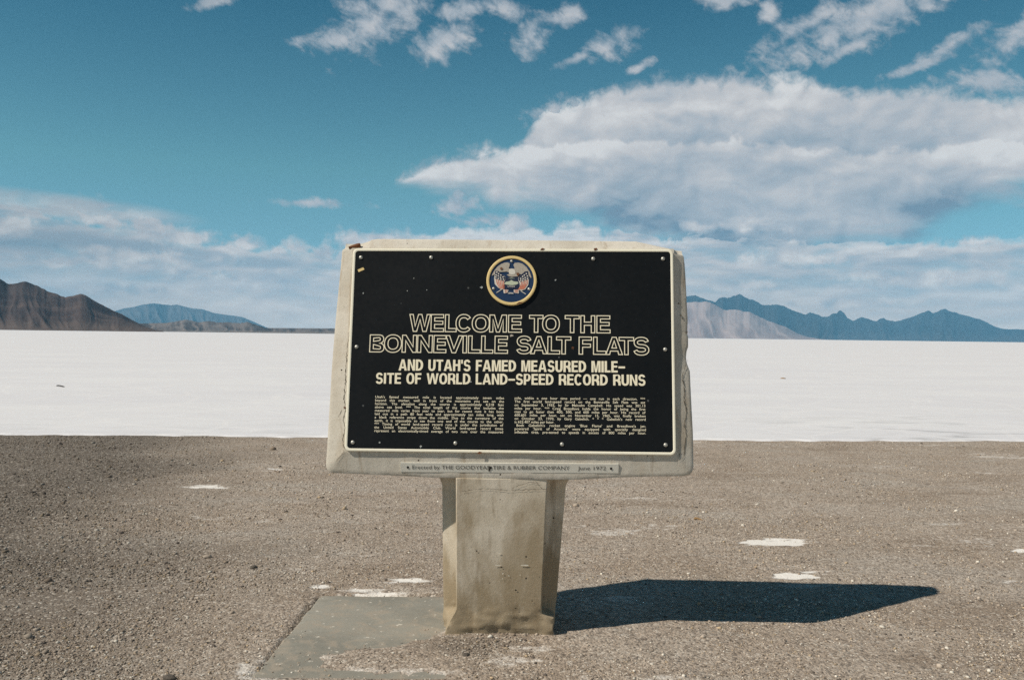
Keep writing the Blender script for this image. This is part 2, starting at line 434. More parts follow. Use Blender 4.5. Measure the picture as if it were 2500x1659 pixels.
def mat_concrete(name, lite, dark, stain, stain_amt):
    """cast concrete; object space = world axes, z is height"""
    m, N, b = material(name)
    p = objco(N)
    sep = N.new('ShaderNodeSeparateXYZ'); N.put(sep.inputs[0], p)
    pv = N.xyz(sep.outputs[0], sep.outputs[1], N.m('MULTIPLY', sep.outputs[2], 0.4))
    n1 = N.noise(p, 4.5, 7, 0.6, 0.3); n2 = N.noise(p, 60, 5, 0.7); n3 = N.noise(pv, 5.0, 5, 0.55, 0.5); n4 = N.noise(p, 300, 3, 0.6)
    base = N.mix(N.ss(n1, 0.33, 0.68), c4(*dark), c4(*lite))
    # splash and run-off stains: strongest low on the post, thinning upwards
    sp = N.m('ADD', N.lin(sep.outputs[2], 0.1, 0.75, 0.26, -0.03), N.m('SUBTRACT', n3, 0.5))
    base = N.mix(N.m('MULTIPLY', N.ss(sp, -0.06, 0.22), stain_amt), base, c4(*stain))
    base = N.mix(N.m('MULTIPLY', N.ss(n2, 0.52, 0.72), 0.28), base, c4(dark[0] * .6, dark[1] * .58, dark[2] * .55))
    n6 = N.noise(p, 190, 3, 0.6)
    base = N.mix(N.ss(n6, 0.56, 0.68, 0, 0.35), base, c4(dark[0] * .45, dark[1] * .43, dark[2] * .4))
    base = N.mix(N.ss(n6, 0.42, 0.32, 0, 0.35), base, c4(0.66, 0.62, 0.53))
    n7 = N.noise(N.xyz(N.m('MULTIPLY', sep.outputs[0], 3.0), sep.outputs[1], N.m('MULTIPLY', sep.outputs[2], 0.5)), 6.0, 5, 0.6, 0.3)
    base = N.mix(N.ss(n7, 0.55, 0.70, 0, 0.5), base, c4(stain[0] * .75, stain[1] * .72, stain[2] * .7))
    v = N.new('ShaderNodeTexVoronoi', feature='F1'); N.put(v.inputs['Vector'], p); v.inputs['Scale'].default_value = 22
    vr = N.new('ShaderNodeSeparateColor'); N.put(vr.inputs[0], v.outputs['Color'])
    pit = N.m('MULTIPLY', N.ss(v.outputs['Distance'], 0.13, 0.07), N.m('GREATER_THAN', vr.outputs[0], 0.86))
    base = N.mix(pit, base, c4(0.06, 0.05, 0.04))
    N.put(b.inputs['Base Color'], base)
    b.inputs['Roughness'].default_value = 0.92
    b.inputs['Specular IOR Level'].default_value = 0.25
    bump(N, b, N.m('SUBTRACT', N.m('ADD', N.m('MULTIPLY', n2, 0.6), N.m('ADD', N.m('MULTIPLY', n4, 0.3), n1)), N.m('MULTIPLY', pit, 1.5)), 0.45, 0.005)
    return m
def mat_plaque():
    m, N, b = material('black_enamel')
    p = objco(N)
    n = N.noise(p, 2.5, 5, 0.6); n2 = N.noise(p, 45, 4, 0.6)
    base = N.mix(N.ss(n, 0.4, 0.7), c4(0.0060, 0.0078, 0.0095), c4(0.0090, 0.0108, 0.013))
    v = N.new('ShaderNodeTexVoronoi', feature='F1'); N.put(v.inputs['Vector'], p); v.inputs['Scale'].default_value = 15
    vr = N.new('ShaderNodeSeparateColor'); N.put(vr.inputs[0], v.outputs['Color'])
    chip = N.m('MULTIPLY', N.ss(N.m('ADD', v.outputs['Distance'], N.m('MULTIPLY', N.m('SUBTRACT', n2, .5), .1)), 0.10, 0.05), N.m('GREATER_THAN', vr.outputs[1], 0.90))
    base = N.mix(N.m('MULTIPLY', chip, 0.55), base, c4(0.16, 0.17, 0.17))
    N.put(b.inputs['Base Color'], base)
    N.put(b.inputs['Roughness'], N.lin(n2, 0.3, 0.7, 0.42, 0.6))
    b.inputs['Specular IOR Level'].default_value = 0.16
    return m
def mat_hill(name, dark, lite, scale, accent=None, low=None):
    m, N, b = material(name)
    p = objco(N)
    g = attr(N, 'gully'); hh = attr(N, 'rise')
    n = N.noise(p, scale, 8, 0.62, 0.4)
    f = N.ss(N.m('ADD', N.m('MULTIPLY', g, 0.55), N.m('MULTIPLY', n, 0.65)), 0.36, 0.82)
    base = N.mix(f, c4(*dark), c4(*lite))
    if accent:
        n2 = N.noise(p, scale * 0.35, 5, 0.55, 0.8)
        base = N.mix(N.ss(n2, 0.52, 0.66, 0, 0.7), base, c4(*accent))
    if low:
        base = N.mix(N.ss(N.m('ADD', hh, N.m('MULTIPLY', N.m('SUBTRACT', n, .5), .25)), 0.22, 0.02), base, c4(*low))
    N.put(b.inputs['Base Color'], base)
    b.inputs['Roughness'].default_value = 1.0
    b.inputs['Specular IOR Level'].default_value = 0.0
    return m

M_GROUND = mat_ground()
M_STONE = mat_stone()
M_SALT = mat_salt()
M_SLAB = mat_concrete('slab_concrete', (0.66, 0.63, 0.56), (0.54, 0.505, 0.43), (0.42, 0.33, 0.22), 0.35)
M_POST = mat_concrete('post_concrete', (0.69, 0.635, 0.535), (0.53, 0.47, 0.37), (0.30, 0.235, 0.145), 0.85)
def mat_pad():
    m, N, b = material('pad_concrete')
    p = objco(N)
    n1 = N.noise(p, 2.2, 6, 0.6, 0.5); n2 = N.noise(p, 70, 5, 0.7); n3 = N.noise(p, 9, 6, 0.65, 0.8); n4 = N.noise(p, 24, 4, 0.6)
    base = N.mix(N.ss(n1, 0.35, 0.65), c4(0.235, 0.23, 0.20), c4(0.31, 0.30, 0.26))
    base = N.mix(N.m('MULTIPLY', N.ss(n3, 0.46, 0.64), 0.7), base, c4(0.36, 0.315, 0.255))      # dust
    base = N.mix(N.m('MULTIPLY', N.ss(n3, 0.36, 0.28), 0.6), base, c4(0.11, 0.115, 0.105))       # damp blotches
    base = N.mix(N.m('MULTIPLY', N.ss(n4, 0.64, 0.70), 0.85), base, c4(0.66, 0.63, 0.56))         # salt flecks
    base = N.mix(N.m('MULTIPLY', N.ss(n2, 0.55, 0.7), 0.3), base, c4(0.14, 0.14, 0.125))
    N.put(b.inputs['Base Color'], base)
    b.inputs['Roughness'].default_value = 0.95
    b.inputs['Specular IOR Level'].default_value = 0.15
    bump(N, b, N.m('ADD', n2, n4), 0.5, 0.004)
    return m
M_PAD = mat_pad()
M_BLACK = mat_plaque()
M_CREAM = mat_simple('cream_enamel', (0.90, 0.87, 0.72), 0.5, var=0.08)
M_LETTER = mat_simple('cream_lettering', (0.92, 0.86, 0.66), 0.5, var=0.06, spec=0.3)
M_RIVET = mat_simple('dull_rivet_metal', (0.50, 0.50, 0.46), 0.45, 0.55, var=0.2)
M_PLATE = mat_simple('weathered_aluminium', (0.72, 0.71, 0.64), 0.6, 0.0, var=0.1, scale=25)
M_INK = mat_simple('dark_engraving', (0.10, 0.095, 0.085), 0.8)
M_HOLE = mat_simple('dark_hole', (0.012, 0.010, 0.008), 0.9)
M_RUST = mat_simple('rust', (0.16, 0.065, 0.028), 0.9, var=0.45, scale=120)
M_CRACK = mat_simple('crack_dirt', (0.10, 0.085, 0.065), 1.0, var=0.4, scale=90)  # dark dirt colour of the cracks
M_GOLD = mat_simple('yellow_enamel', (0.78, 0.60, 0.27), 0.45, var=0.1)
M_NAVY = mat_simple('navy_enamel', (0.012, 0.035, 0.095), 0.4, var=0.25, scale=15)
M_NAVY2 = mat_simple('dark_navy_enamel', (0.008, 0.016, 0.05), 0.5)
M_WHITE = mat_simple('white_enamel', (0.68, 0.65, 0.58), 0.5, var=0.1, scale=120)
M_FEATHER = mat_simple('grey_feather_enamel', (0.42, 0.38, 0.32), 0.6, var=0.45, scale=160)
M_RED = mat_simple('faded_red_enamel', (0.60, 0.20, 0.12), 0.5, var=0.1)
M_GREEN = mat_simple('pale_green_enamel', (0.50, 0.56, 0.42), 0.6, var=0.15, scale=120)
M_TWIG = mat_simple('dry_wood', (0.30, 0.19, 0.09), 0.9, var=0.4, scale=80)
M_DARKWOOD = mat_simple('dark_wood', (0.028, 0.025, 0.022), 0.9, var=0.3)

# ------------------------------------------------------------------ ground: gravel sheet, salt flat
def disp_px(X, Y, Z=0.0):
    """where a world point falls on the survey view (for laying out ground patches)"""
    dx, dy, dz = X - CAM[0], Y - CAM[1], Z - CAM[2]
    z = dx * FW[0] + dy * FW[1] + dz * FW[2]
    z = np.maximum(z, 0.3)
    return ((1250 + F * (dx * RT[0] + dy * RT[1] + dz * RT[2]) / z) / K,
            (829.5 - F * (dx * UP[0] + dy * UP[1] + dz * UP[2]) / z) / K)
def g2(x, y):
    q = gnd(x * K, y * K)
    return (q[0], q[1])
PAD_POLY = [g2(740, 1371), g2(1290, 1376), (0.9, 3.97), g2(580, 1560)]
EXPOSED = [g2(735, 1368), g2(1060, 1371), g2(1040, 1425), g2(1005, 1458), g2(930, 1478), g2(850, 1488), g2(790, 1492),
           g2(735, 1505), g2(700, 1525), g2(692, 1540), g2(725, 1552), g2(850, 1558), g2(1010, 1562), g2(1000, 1600), g2(540, 1600), g2(575, 1562)]
SALT_PATCH = [(480, 1124, 55, 5, .95), (640, 1083, 26, 4, .8), (742, 1355, 30, 6, 1.1), (820, 1362, 85, 6, .8), (930, 1340, 60, 6, .95), (900, 1371, 120, 3, .8),
              (1805, 1253, 66, 8, 1.3), (1845, 1326, 78, 8, 1.3), (2352, 1271, 26, 4, 1.0), (2330, 1345, 20, 4, .6), (1880, 1350, 60, 4, .5),
              (600, 1520, 26, 16, .45), (570, 1548, 30, 18, .55), (620, 1566, 80, 6, .5), (655, 1475, 14, 14, .45), (700, 1420, 12, 14, .35), (1185, 1515, 80, 34, .52), (1250, 1500, 40, 10, .5), (1010, 1440, 20, 14, .7), (1040, 1490, 50, 14, .3),
              (800, 1548, 90, 10, .55), (1000, 1550, 120, 10, .45), (760, 1515, 40, 10, .4), (1420, 1380, 50, 10, .5), (60, 1080, 20, 3, .6), (85, 1225, 12, 3, .6),
              (1450, 1568, 120, 12, .5), (1950, 1235, 40, 4, .4), (2200, 1210, 40, 4, .5), (2280, 1250, 26, 4, .6), (2120, 1260, 40, 3, .4), (700, 1160, 40, 5, .35),
              (660, 1310, 40, 6, .45), (20, 1560, 14, 4, .6), (1720, 1385, 20, 3, .4)]

def ground_fields(X, Y):
    z = 0.010 * fbm(X * 0.6, Y * 0.6, 3, 3) + 0.0055 * fbm(X * 5, Y * 5, 5, 4)
    sdp = poly_sd(X, Y, PAD_POLY)
    sde = poly_sd(X, Y, EXPOSED)
    nz = fbm(X * 7, Y * 7, 8, 5, 0.62)
    over = sst(sdp, -0.06, 0.05)
    cover = -0.007 + 0.012 * sst(-sde + nz * 0.08, -0.03, 0.18) + 0.005 * nz
    inside = np.where(sde + nz * 0.09 > 0.0, -0.05, cover)
    z = np.where(sdp > 0, inside, z * (1 - over) + over * (0.000 + 0.004 * nz))
    # loose soil banked against the post
    z = z + 0.008 * np.exp(-(((X + 0.04) / 0.42) ** 2 + ((Y - 4.62) / 0.20) ** 2) * 1.3) * (0.6 + 0.5 * nz) * sst(-sde, -0.05, 0.12)
    dx, dy = disp_px(X, Y)
    salt = np.zeros_like(X)
    ne = fbm(X * 4, Y * 11, 21, 4); nf2 = fbm(X * 14, Y * 30, 23, 3)
    for cx, cy, rx, ry, a in SALT_PATCH:
        d = np.hypot((dx - cx) / rx, (dy - cy) / ry)
        salt = np.maximum(salt, a * sst(1.35 - d + ne * 1.1 + nf2 * .5, -0.1, 1.1))
    w = fbm(X * 1.1 + 3, Y * 2.6, 31, 5)
    salt = np.maximum(salt, 0.50 * sst(w + 0.35 * nf2, 0.34, 0.70))
    salt = np.maximum(salt, 0.30 * sst(fbm(X * .35, Y * .7, 41, 4), -0.05, 0.4) * (X > -1.5))
    # left side: coarser, darker stone, with lens vignetting also painted into the colour
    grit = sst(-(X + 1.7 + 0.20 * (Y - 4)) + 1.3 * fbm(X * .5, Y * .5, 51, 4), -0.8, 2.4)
    # dark loose dirt in front of the post
    grit = np.maximum(grit, 0.55 * sst(1.0 - np.hypot((X + 0.20) / 0.34, (Y - 4.40) / 0.20) + 0.7 * nf2, 0.0, 0.8))
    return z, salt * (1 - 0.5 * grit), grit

def salt_front(x):
    return 13.26 + 0.055 * x + 0.16 * fbm(x * 0.5, x * 0 + 2, 61, 4) + 0.10 * fbm(x * 3.1, x * 0 + 5, 62, 4) - 0.10 * np.exp(-((x - 4.2) / 1.6) ** 2)

def build_ground():
    def axis(a, b, step, far, g):
        v = list(np.arange(a, b + 1e-6, step)); s = step; hi = v[-1]
        up = []
        while hi < far:
            s *= g; hi += s; up.append(hi)
        return v, up
    xs, xu = axis(-9.2, 9.2, 0.026, 400, 1.35)
    xs = np.array([-u for u in xu[::-1]] + xs + xu)
    ys, yu = axis(2.4, 14.6, 0.026, 20, 1.5)
    lo = []; s = 0.03; v = 2.4
    while v > -300:
        s *= 1.4; v -= s; lo.append(v)
    ys = np.array(lo[::-1] + ys + [15.2])
    X, Y = np.meshgrid(xs, ys)
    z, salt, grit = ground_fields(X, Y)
    z = np.where(Y > salt_front(X) + 0.05, z - 0.06, z)
    V = np.stack([X, Y, z], -1).reshape(-1, 3)
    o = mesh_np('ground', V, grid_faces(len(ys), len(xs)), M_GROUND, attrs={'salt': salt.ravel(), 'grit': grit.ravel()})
    tag(o, 'brown gravelly ground with scattered white salt patches', 'ground', 'structure')
    # salt flat
    xs = np.concatenate([-np.geomspace(45000, 16, 40), np.arange(-15, 15.01, 0.1), np.geomspace(16, 45000, 40)])
    ts = np.concatenate([[0, 0.03, 0.06, 0.1, 0.16], np.arange(0.3, 12, 0.22), np.geomspace(12.5, 45000, 60)])
    X, T = np.meshgrid(xs, ts)
    Y = salt_front(np.clip(X, -40, 40)) + T
    z = 0.012 + 0.006 * fbm(X * 1.2, Y * 1.2, 71, 4) * (T < 60) + np.interp(T, [0, .03, .06, .1, .16, .5], [-.05, -.012, .004, .010, .012, .0])
    damp = sst(X, 2.5, 7.5) * np.exp(-np.maximum(T, 0) / 3.0) + 0.34 * np.exp(-T / 2.5)
    V = np.stack([X, Y, z], -1).reshape(-1, 3)
    o = mesh_np('salt_flat', V, grid_faces(len(ts), len(xs)), M_SALT, attrs={'damp': np.clip(damp, 0, 1).ravel()})
    tag(o, 'white salt flat stretching to the mountains', 'salt flat', 'structure')
build_ground()

def build_gravel():
    """loose stones on the ground: uncountable, one object"""
    ico_v, ico_f = [], []
    bm = bmesh.new(); bmesh.ops.create_icosphere(bm, subdivisions=1, radius=1.0)
    bv = np.array([v.co[:] for v in bm.verts]); bf = np.array([[v.index for v in f.verts] for f in bm.faces]); bm.free()
    n = 200000
    # more and smaller stones near the viewer's side of the marker
    inv = RNG.uniform(1 / 14.0, 1 / 3.3, n); Y = 1 / inv
    X = RNG.uniform(-0.66, 0.66, n) * (Y + 0.6)
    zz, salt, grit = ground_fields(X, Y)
    patch = fbm(X * 1.6, Y * 1.6, 81, 4)
    sde = poly_sd(X, Y, EXPOSED)
    keep = (Y < salt_front(X) - 0.02) & (RNG.uniform(0, 1, n) < np.clip(0.42 + 0.9 * patch + 0.25 * grit - 0.9 * np.clip(salt, 0, 1), 0.06, 1))
    keep &= ~((sde > 0.03) & (RNG.uniform(0, 1, n) < np.clip(1.0 - 0.30 * np.exp(-(sde - 0.03) / 0.05), 0, 0.975)))
    keep &= ~((np.abs(X + 0.04) < 0.25) & (Y > 4.58) & (Y < 5.0))
    X, Y, zz, grit, salt, sde = (a[keep] for a in (X, Y, zz, grit, salt, sde)); n = len(X)
    s = np.exp(RNG.normal(0, 0.42, n)) * 0.0033 * (Y / 5.0) ** 0.5 * (1 + 0.35 * grit)
    big = RNG.uniform(0, 1, n) < 0.006
    s = np.where(big, s * RNG.uniform(1.6, 2.6, n), s)
    zz = np.maximum(zz, np.where(sde > 0.0, -0.005, -1))
    nv, nf = len(bv), len(bf)
    jit = RNG.uniform(0.72, 1.2, (n, nv, 1))
    sc = np.stack([s * RNG.uniform(.8, 1.5, n), s * RNG.uniform(.7, 1.2, n), s * RNG.uniform(.45, .85, n)], -1)
    a = RNG.uniform(0, 6.283, n)
    L = bv[None] * jit * sc[:, None]
    V = np.empty((n, nv, 3))
    V[..., 0] = L[..., 0] * np.cos(a)[:, None] - L[..., 1] * np.sin(a)[:, None] + X[:, None]
    V[..., 1] = L[..., 0] * np.sin(a)[:, None] + L[..., 1] * np.cos(a)[:, None] + Y[:, None]
    V[..., 2] = L[..., 2] + (zz + sc[:, 2] * 0.35)[:, None]
    Fc = (bf[None] + (np.arange(n) * nv)[:, None, None]).reshape(-1, 3)
    pal = np.array([(.42, .355, .29), (.50, .43, .355), (.31, .25, .195), (.39, .315, .225), (.13, .11, .095), (.70, .66, .58), (.50, .39, .26)])
    w = RNG.choice(len(pal), n, p=[.26, .20, .17, .10, .11, .11, .05])
    colr = pal[w] * RNG.uniform(.85, 1.15, (n, 1))
    colr = colr * (1 - 0.6 * grit[:, None]) + 0.015 * grit[:, None]  # stones take the same partly painted darkening on the left
    tint = np.repeat(colr, nv, 0)
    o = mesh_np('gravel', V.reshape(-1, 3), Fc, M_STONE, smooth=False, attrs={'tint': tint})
    tag(o, 'loose small stones and grit scattered over the brown ground', 'gravel', 'stuff')
build_gravel()

# ------------------------------------------------------------------ mountains
def build_range(name, label, ridge, base, D, foot, mat, seed, gul=0.30, gscale=1.0, rows=46, back=0.12, jag=0.02, left_ext=None, right_ext=None, cat='hills'):
    """ridge: crest points (view px); base: horizon y at those; D crest distance; foot: foot distance"""
    pts = []
    for (x, y) in ridge:
        a, e = azel(x, y)
        pts.append((a, math.tan(R(max(e, 0.004))) * D / math.cos(R(0)) + 0.0))
    if left_ext:
        pts = [(pts[0][0] - q, h) for q, h in left_ext] + pts
    if right_ext:
        pts = pts + [(pts[-1][0] + q, h) for q, h in right_ext]
    pts.sort()
    A = np.array([p[0] for p in pts]); H = np.array([p[1] for p in pts])
    na = int((A[-1] - A[0]) / 0.05) + 2
    az = np.linspace(A[0], A[-1], na)
    h = np.interp(az, A, H)
    # small jagged relief on the crest
    h = np.maximum(h + jag * (fbm(az * 3, az * 0, seed, 6, 0.62)) * np.minimum(h, H.max() * .8), 1.0)
    t = np.concatenate([np.linspace(0, 1, rows), [1.0 + back * .5, 1.0 + back, 1 + 2 * back]])
    T, AZ = np.meshgrid(t, az, indexing='ij')
    Hh = np.broadcast_to(h, T.shape)
    wob = 0.05 * fbm(AZ * 0.7, T * 2, seed + 3, 3)
    Rr = foot + (D - foot) * np.clip(T, 0, 2)
    wrp = fbm(AZ * 0.5 * gscale, T * 1.5, seed + 9, 3)
    g = ridged(AZ * 0.9 * gscale + 0.8 * wrp + 0.5 * T, T * 0.55 + wrp * .3, seed + 5, 5)
    g = (g - g.mean()) / (g.std() + 1e-6)
    prof = np.where(T <= 1, np.clip(T, 0, 1) ** 1.35, np.clip(1 - (T - 1) / (2 * back), 0, 1) ** 1.0)
    shape = np.clip(T, 0, 1)
    Z = Hh * prof + Hh * gul * 0.35 * g * shape * (1 - shape) * 1.6
    Z = np.minimum(Z, Hh * (1 - 0.0 * T) * np.where(T <= 1, Rr / D, 1)) if True else Z
    Z = np.where(T <= 0.0001, -2.0, np.maximum(Z, -2.0 + 3 * shape))
    Rr = Rr * (1 + np.where(T < 1, wob * (1 - shape), 0))
    X = Rr * np.tan(np.radians(AZ)); Y = Rr
    V = np.stack([X, Y, Z], -1).reshape(-1, 3)
    gg = np.clip(0.5 + 0.22 * g, 0, 1)
    o = mesh_np(name, V, grid_faces(len(t), na), mat, attrs={'gully': gg.ravel(), 'rise': np.clip(Z / H.max(), 0, 1).ravel()})
    tag(o, label, cat, 'structure')
    return o
def cp(ox, oy, sc, pts):
    return [((ox + x / sc) / K, (oy + y / sc) / K) for x, y in pts]
LH = cp(0, 440, 2.8817, [(-700, 560), (-300, 600), (-60, 610), (0, 640), (60, 680), (110, 675), (175, 665), (250, 695), (330, 740), (400, 770), (460, 795), (520, 785), (570, 768),
                         (610, 785), (700, 845), (780, 890), (860, 930), (950, 985), (1020, 1020), (1090, 1046), (1150, 1058)])
LB = cp(0, 440, 2.8817, [(640, 1000), (720, 940), (800, 910), (870, 885), (930, 878), (1000, 860), (1080, 850), (1130, 856), (1200, 866), (1240, 860), (1280, 872), (1350, 888), (1420, 895),
                         (1500, 925), (1600, 940), (1700, 955), (1760, 980), (1870, 1030), (1960, 1060)])
LF = cp(0, 440, 2.8817, [(700, 1030), (1000, 1000), (1180, 997), (1230, 987), (1300, 972), (1350, 980), (1400, 993), (1470, 983), (1530, 994), (1600, 993), (1690, 1001), (1740, 992),
                         (1800, 1012), (1870, 1036), (2000, 1036), (2363, 1040), (2600, 1048), (3400, 1058), (4700, 1088)])
RB = cp(1640, 640, 2.7477, [(-2300, 462), (-1900, 440), (-1600, 415), (-1400, 425), (-1150, 370), (-900, 345), (-700, 300), (-550, 318), (-400, 262), (-150, 250), (0, 240), (100, 225), (160, 212), (220, 240), (290, 262), (320, 240), (340, 230), (400, 225), (455, 205), (500, 225), (560, 252), (610, 275), (640, 278),
                            (690, 272), (740, 280), (800, 305), (860, 330), (900, 342), (930, 325), (980, 338), (1010, 358), (1045, 362), (1075, 335), (1110, 325), (1120, 310),
                            (1135, 308), (1160, 330), (1180, 365), (1215, 382), (1250, 365), (1280, 357), (1310, 365), (1350, 382), (1375, 385), (1390, 370), (1420, 358),
                            (1440, 375), (1500, 385), (1560, 372), (1620, 350), (1680, 320), (1720, 302), (1750, 320), (1790, 305), (1830, 288), (1880, 308), (1960, 335),
                            (2060, 360), (2120, 390), (2170, 420), (2230, 435), (2363, 437), (2700, 455), (3200, 470)])
RF = cp(1640, 640, 2.7477, [(-1000, 490), (-700, 450), (-400, 390), (-100, 300), (100, 265), (200, 258), (260, 262), (300, 285), (350, 318), (390, 312), (450, 316), (520, 326), (600, 366), (680, 398),
                            (760, 428), (800, 450), (850, 478), (920, 500), (1000, 514), (1060, 522)])
build_range('mountain_range', 'distant blue mountain range low behind the brown hill', LB, 0, 30500, 25500,
            mat_hill('far_range_rock', (0.025, 0.025, 0.028), (0.10, 0.09, 0.09), 0.0004), 101, gul=0.5, gscale=1.6)
build_range('mountain_range', 'jagged blue mountain range at the right of the sign', RB, 0, 30000, 24000,
            mat_hill('shadowed_range_rock', (0.012, 0.012, 0.014), (0.032, 0.030, 0.032), 0.0005, low=(0.05, 0.045, 0.045)), 202, gul=0.45, gscale=1.8, jag=0.045)  # cloud shadow over the range put into its near-black rock colour
build_range('foothills', 'pale tan slopes in front of the blue range beside the sign', RF, 0, 23500, 18000,
            mat_hill('pale_fan', (0.29, 0.22, 0.205), (0.41, 0.32, 0.295), 0.0006, accent=(0.27, 0.205, 0.19)), 303, gul=0.09, gscale=1.3, jag=0.04)
build_range('low_hills', 'low brown rise along the far edge of the salt', LF, 0, 9000, 7600,
            mat_hill('plain_rock', (0.06, 0.053, 0.053), (0.19, 0.165, 0.155), 0.0025, low=(0.20, 0.17, 0.15)), 404, gul=0.30, gscale=2.0, rows=24, jag=0.04)
build_range('brown_hill', 'dark brown bare hill at the left edge of the salt flat', LH, 0, 5200, 3400,
            mat_hill('brown_rock', (0.034, 0.027, 0.028), (0.080, 0.061, 0.058), 0.004, accent=(0.125, 0.094, 0.084), low=(0.115, 0.090, 0.08)), 505, gul=0.15, gscale=1.5, rows=110, jag=0.03)

# ------------------------------------------------------------------ the sign
BASE = np.array([-0.045, 4.60, 0.0])
sign = link(bpy.data.objects.new('welcome_sign', None))
sign.location = BASE
sign.empty_display_size = 0.3
tag(sign, 'concrete roadside welcome sign with a black lettered plaque', 'sign')

# plaque plane: fitted rectangle
def fit_plane():
    tgt = np.array([[864, 608], [1643, 610], [1649, 1110], [842, 1101]], float)
    def proj(P):
        d = P - CAM; z = d @ FW
        return np.stack([1250 + F * (d @ RT) / z, 829.5 - F * (d @ UP) / z], -1)
    def frame(q):
        cx, zb, w, h, t, ya, ro = q
        Rv = np.array([math.cos(ya), math.sin(ya), 0]); Fv = np.array([-math.sin(ya), math.cos(ya), 0])
        Uv = math.cos(t) * np.array([0, 0, 1.]) + math.sin(t) * Fv
        e1 = math.cos(ro) * Rv + math.sin(ro) * Uv; e2 = -math.sin(ro) * Rv + math.cos(ro) * Uv
        return np.array([cx, 4.53, zb]), e1, e2
    def rect(q):
        O, e1, e2 = frame(q); w, h = q[2], q[3]
        return np.array([O - e1 * w / 2 + e2 * h, O + e1 * w / 2 + e2 * h, O + e1 * w / 2, O - e1 * w / 2])
    q = np.array([0, .92, 1.65, 1.04, .16, 0, 0.0])
    for it in range(30):
        e = (proj(rect(q)) - tgt).ravel(); J = np.zeros((8, 7))
        for i in range(7):
            dq = q.copy(); dq[i] += 1e-5
            J[:, i] = ((proj(rect(dq)) - tgt).ravel() - e) / 1e-5
        q = q - np.linalg.lstsq(J, e, rcond=None)[0]
    O, e1, e2 = frame(q)
    n = np.cross(e1, e2)
    print('PLANE', q, 'n', n, 'res', np.abs(e).max())
    return O, e1, e2, n, q[2], q[3]
PO, E1, E2, EN, PW, PH = fit_plane()          # EN points towards the viewer
def W3(u, v, n=0.0):
    u, v, n = np.broadcast_arrays(np.asarray(u, float), np.asarray(v, float), np.asarray(n, float))
    return PO + u[..., None] * E1 + v[..., None] * E2 + n[..., None] * EN
def uv(x, y, n=0.0):
    """photo pixel -> plaque coordinates on the plane raised by n"""
    d = ray(x, y); o = PO + EN * n
    q = CAM + d * ((o - CAM) @ EN) / (d @ EN) - o
    return q @ E1, q @ E2
def uvd(x, y, n=0.0):
    return uv(x * K, y * K, n)
def loc(P):
    return np.asarray(P) - BASE

# concrete slab: bevelled front, straight sides, chipped outline
BEV = -0.030
SLAB_OUT = [(765, 1090), (900, 1096), (1000, 1101), (1060, 1103), (1180, 1105), (1270, 1106), (1330, 1106), (1420, 1101), (1500, 1098.5), (1575, 1098),
            (1590, 1096), (1598, 1088), (1600.5, 1075), (1599, 1000), (1596, 940), (1593, 880), (1592, 856), (1588, 846), (1584.5, 836), (1583, 825), (1584.5, 810), (1588, 800), (1588, 780),
            (1586, 768), (1587, 740), (1585, 700), (1582, 640), (1580, 610), (1577.5, 591), (1571, 588), (1566, 590), (1560, 580), (1545, 574), (1500, 564), (1468, 557), (1300, 555), (1100, 553), (950, 551.5),
            (872, 551), (858, 553), (848, 560), (836, 567), (812, 571), (798, 572), (790, 577), (784, 640), (778, 700), (771, 780), (765, 860), (759, 960), (755, 1030), (752.5, 1060), (752, 1075), (756, 1085)]
def resample(poly, n):
    P = np.array(poly + [poly[0]], float)
    s = np.concatenate([[0], np.cumsum(np.hypot(*np.diff(P, axis=0).T))])
    q = np.linspace(0, s[-1], n, endpoint=False)
    return np.stack([np.interp(q, s, P[:, 0]), np.interp(q, s, P[:, 1])], -1)
def rrect(hw, y0, y1, r, seg=6):
    out = []
    for cx, cy, a0 in ((hw - r, y0 + r, -90), (hw - r, y1 - r, 0), (-hw + r, y1 - r, 90), (-hw + r, y0 + r, 180)):
        for k in range(seg + 1):
            a = R(a0 + 90 * k / seg)
            out.append((cx + r * math.cos(a), cy + r * math.sin(a)))
    return out

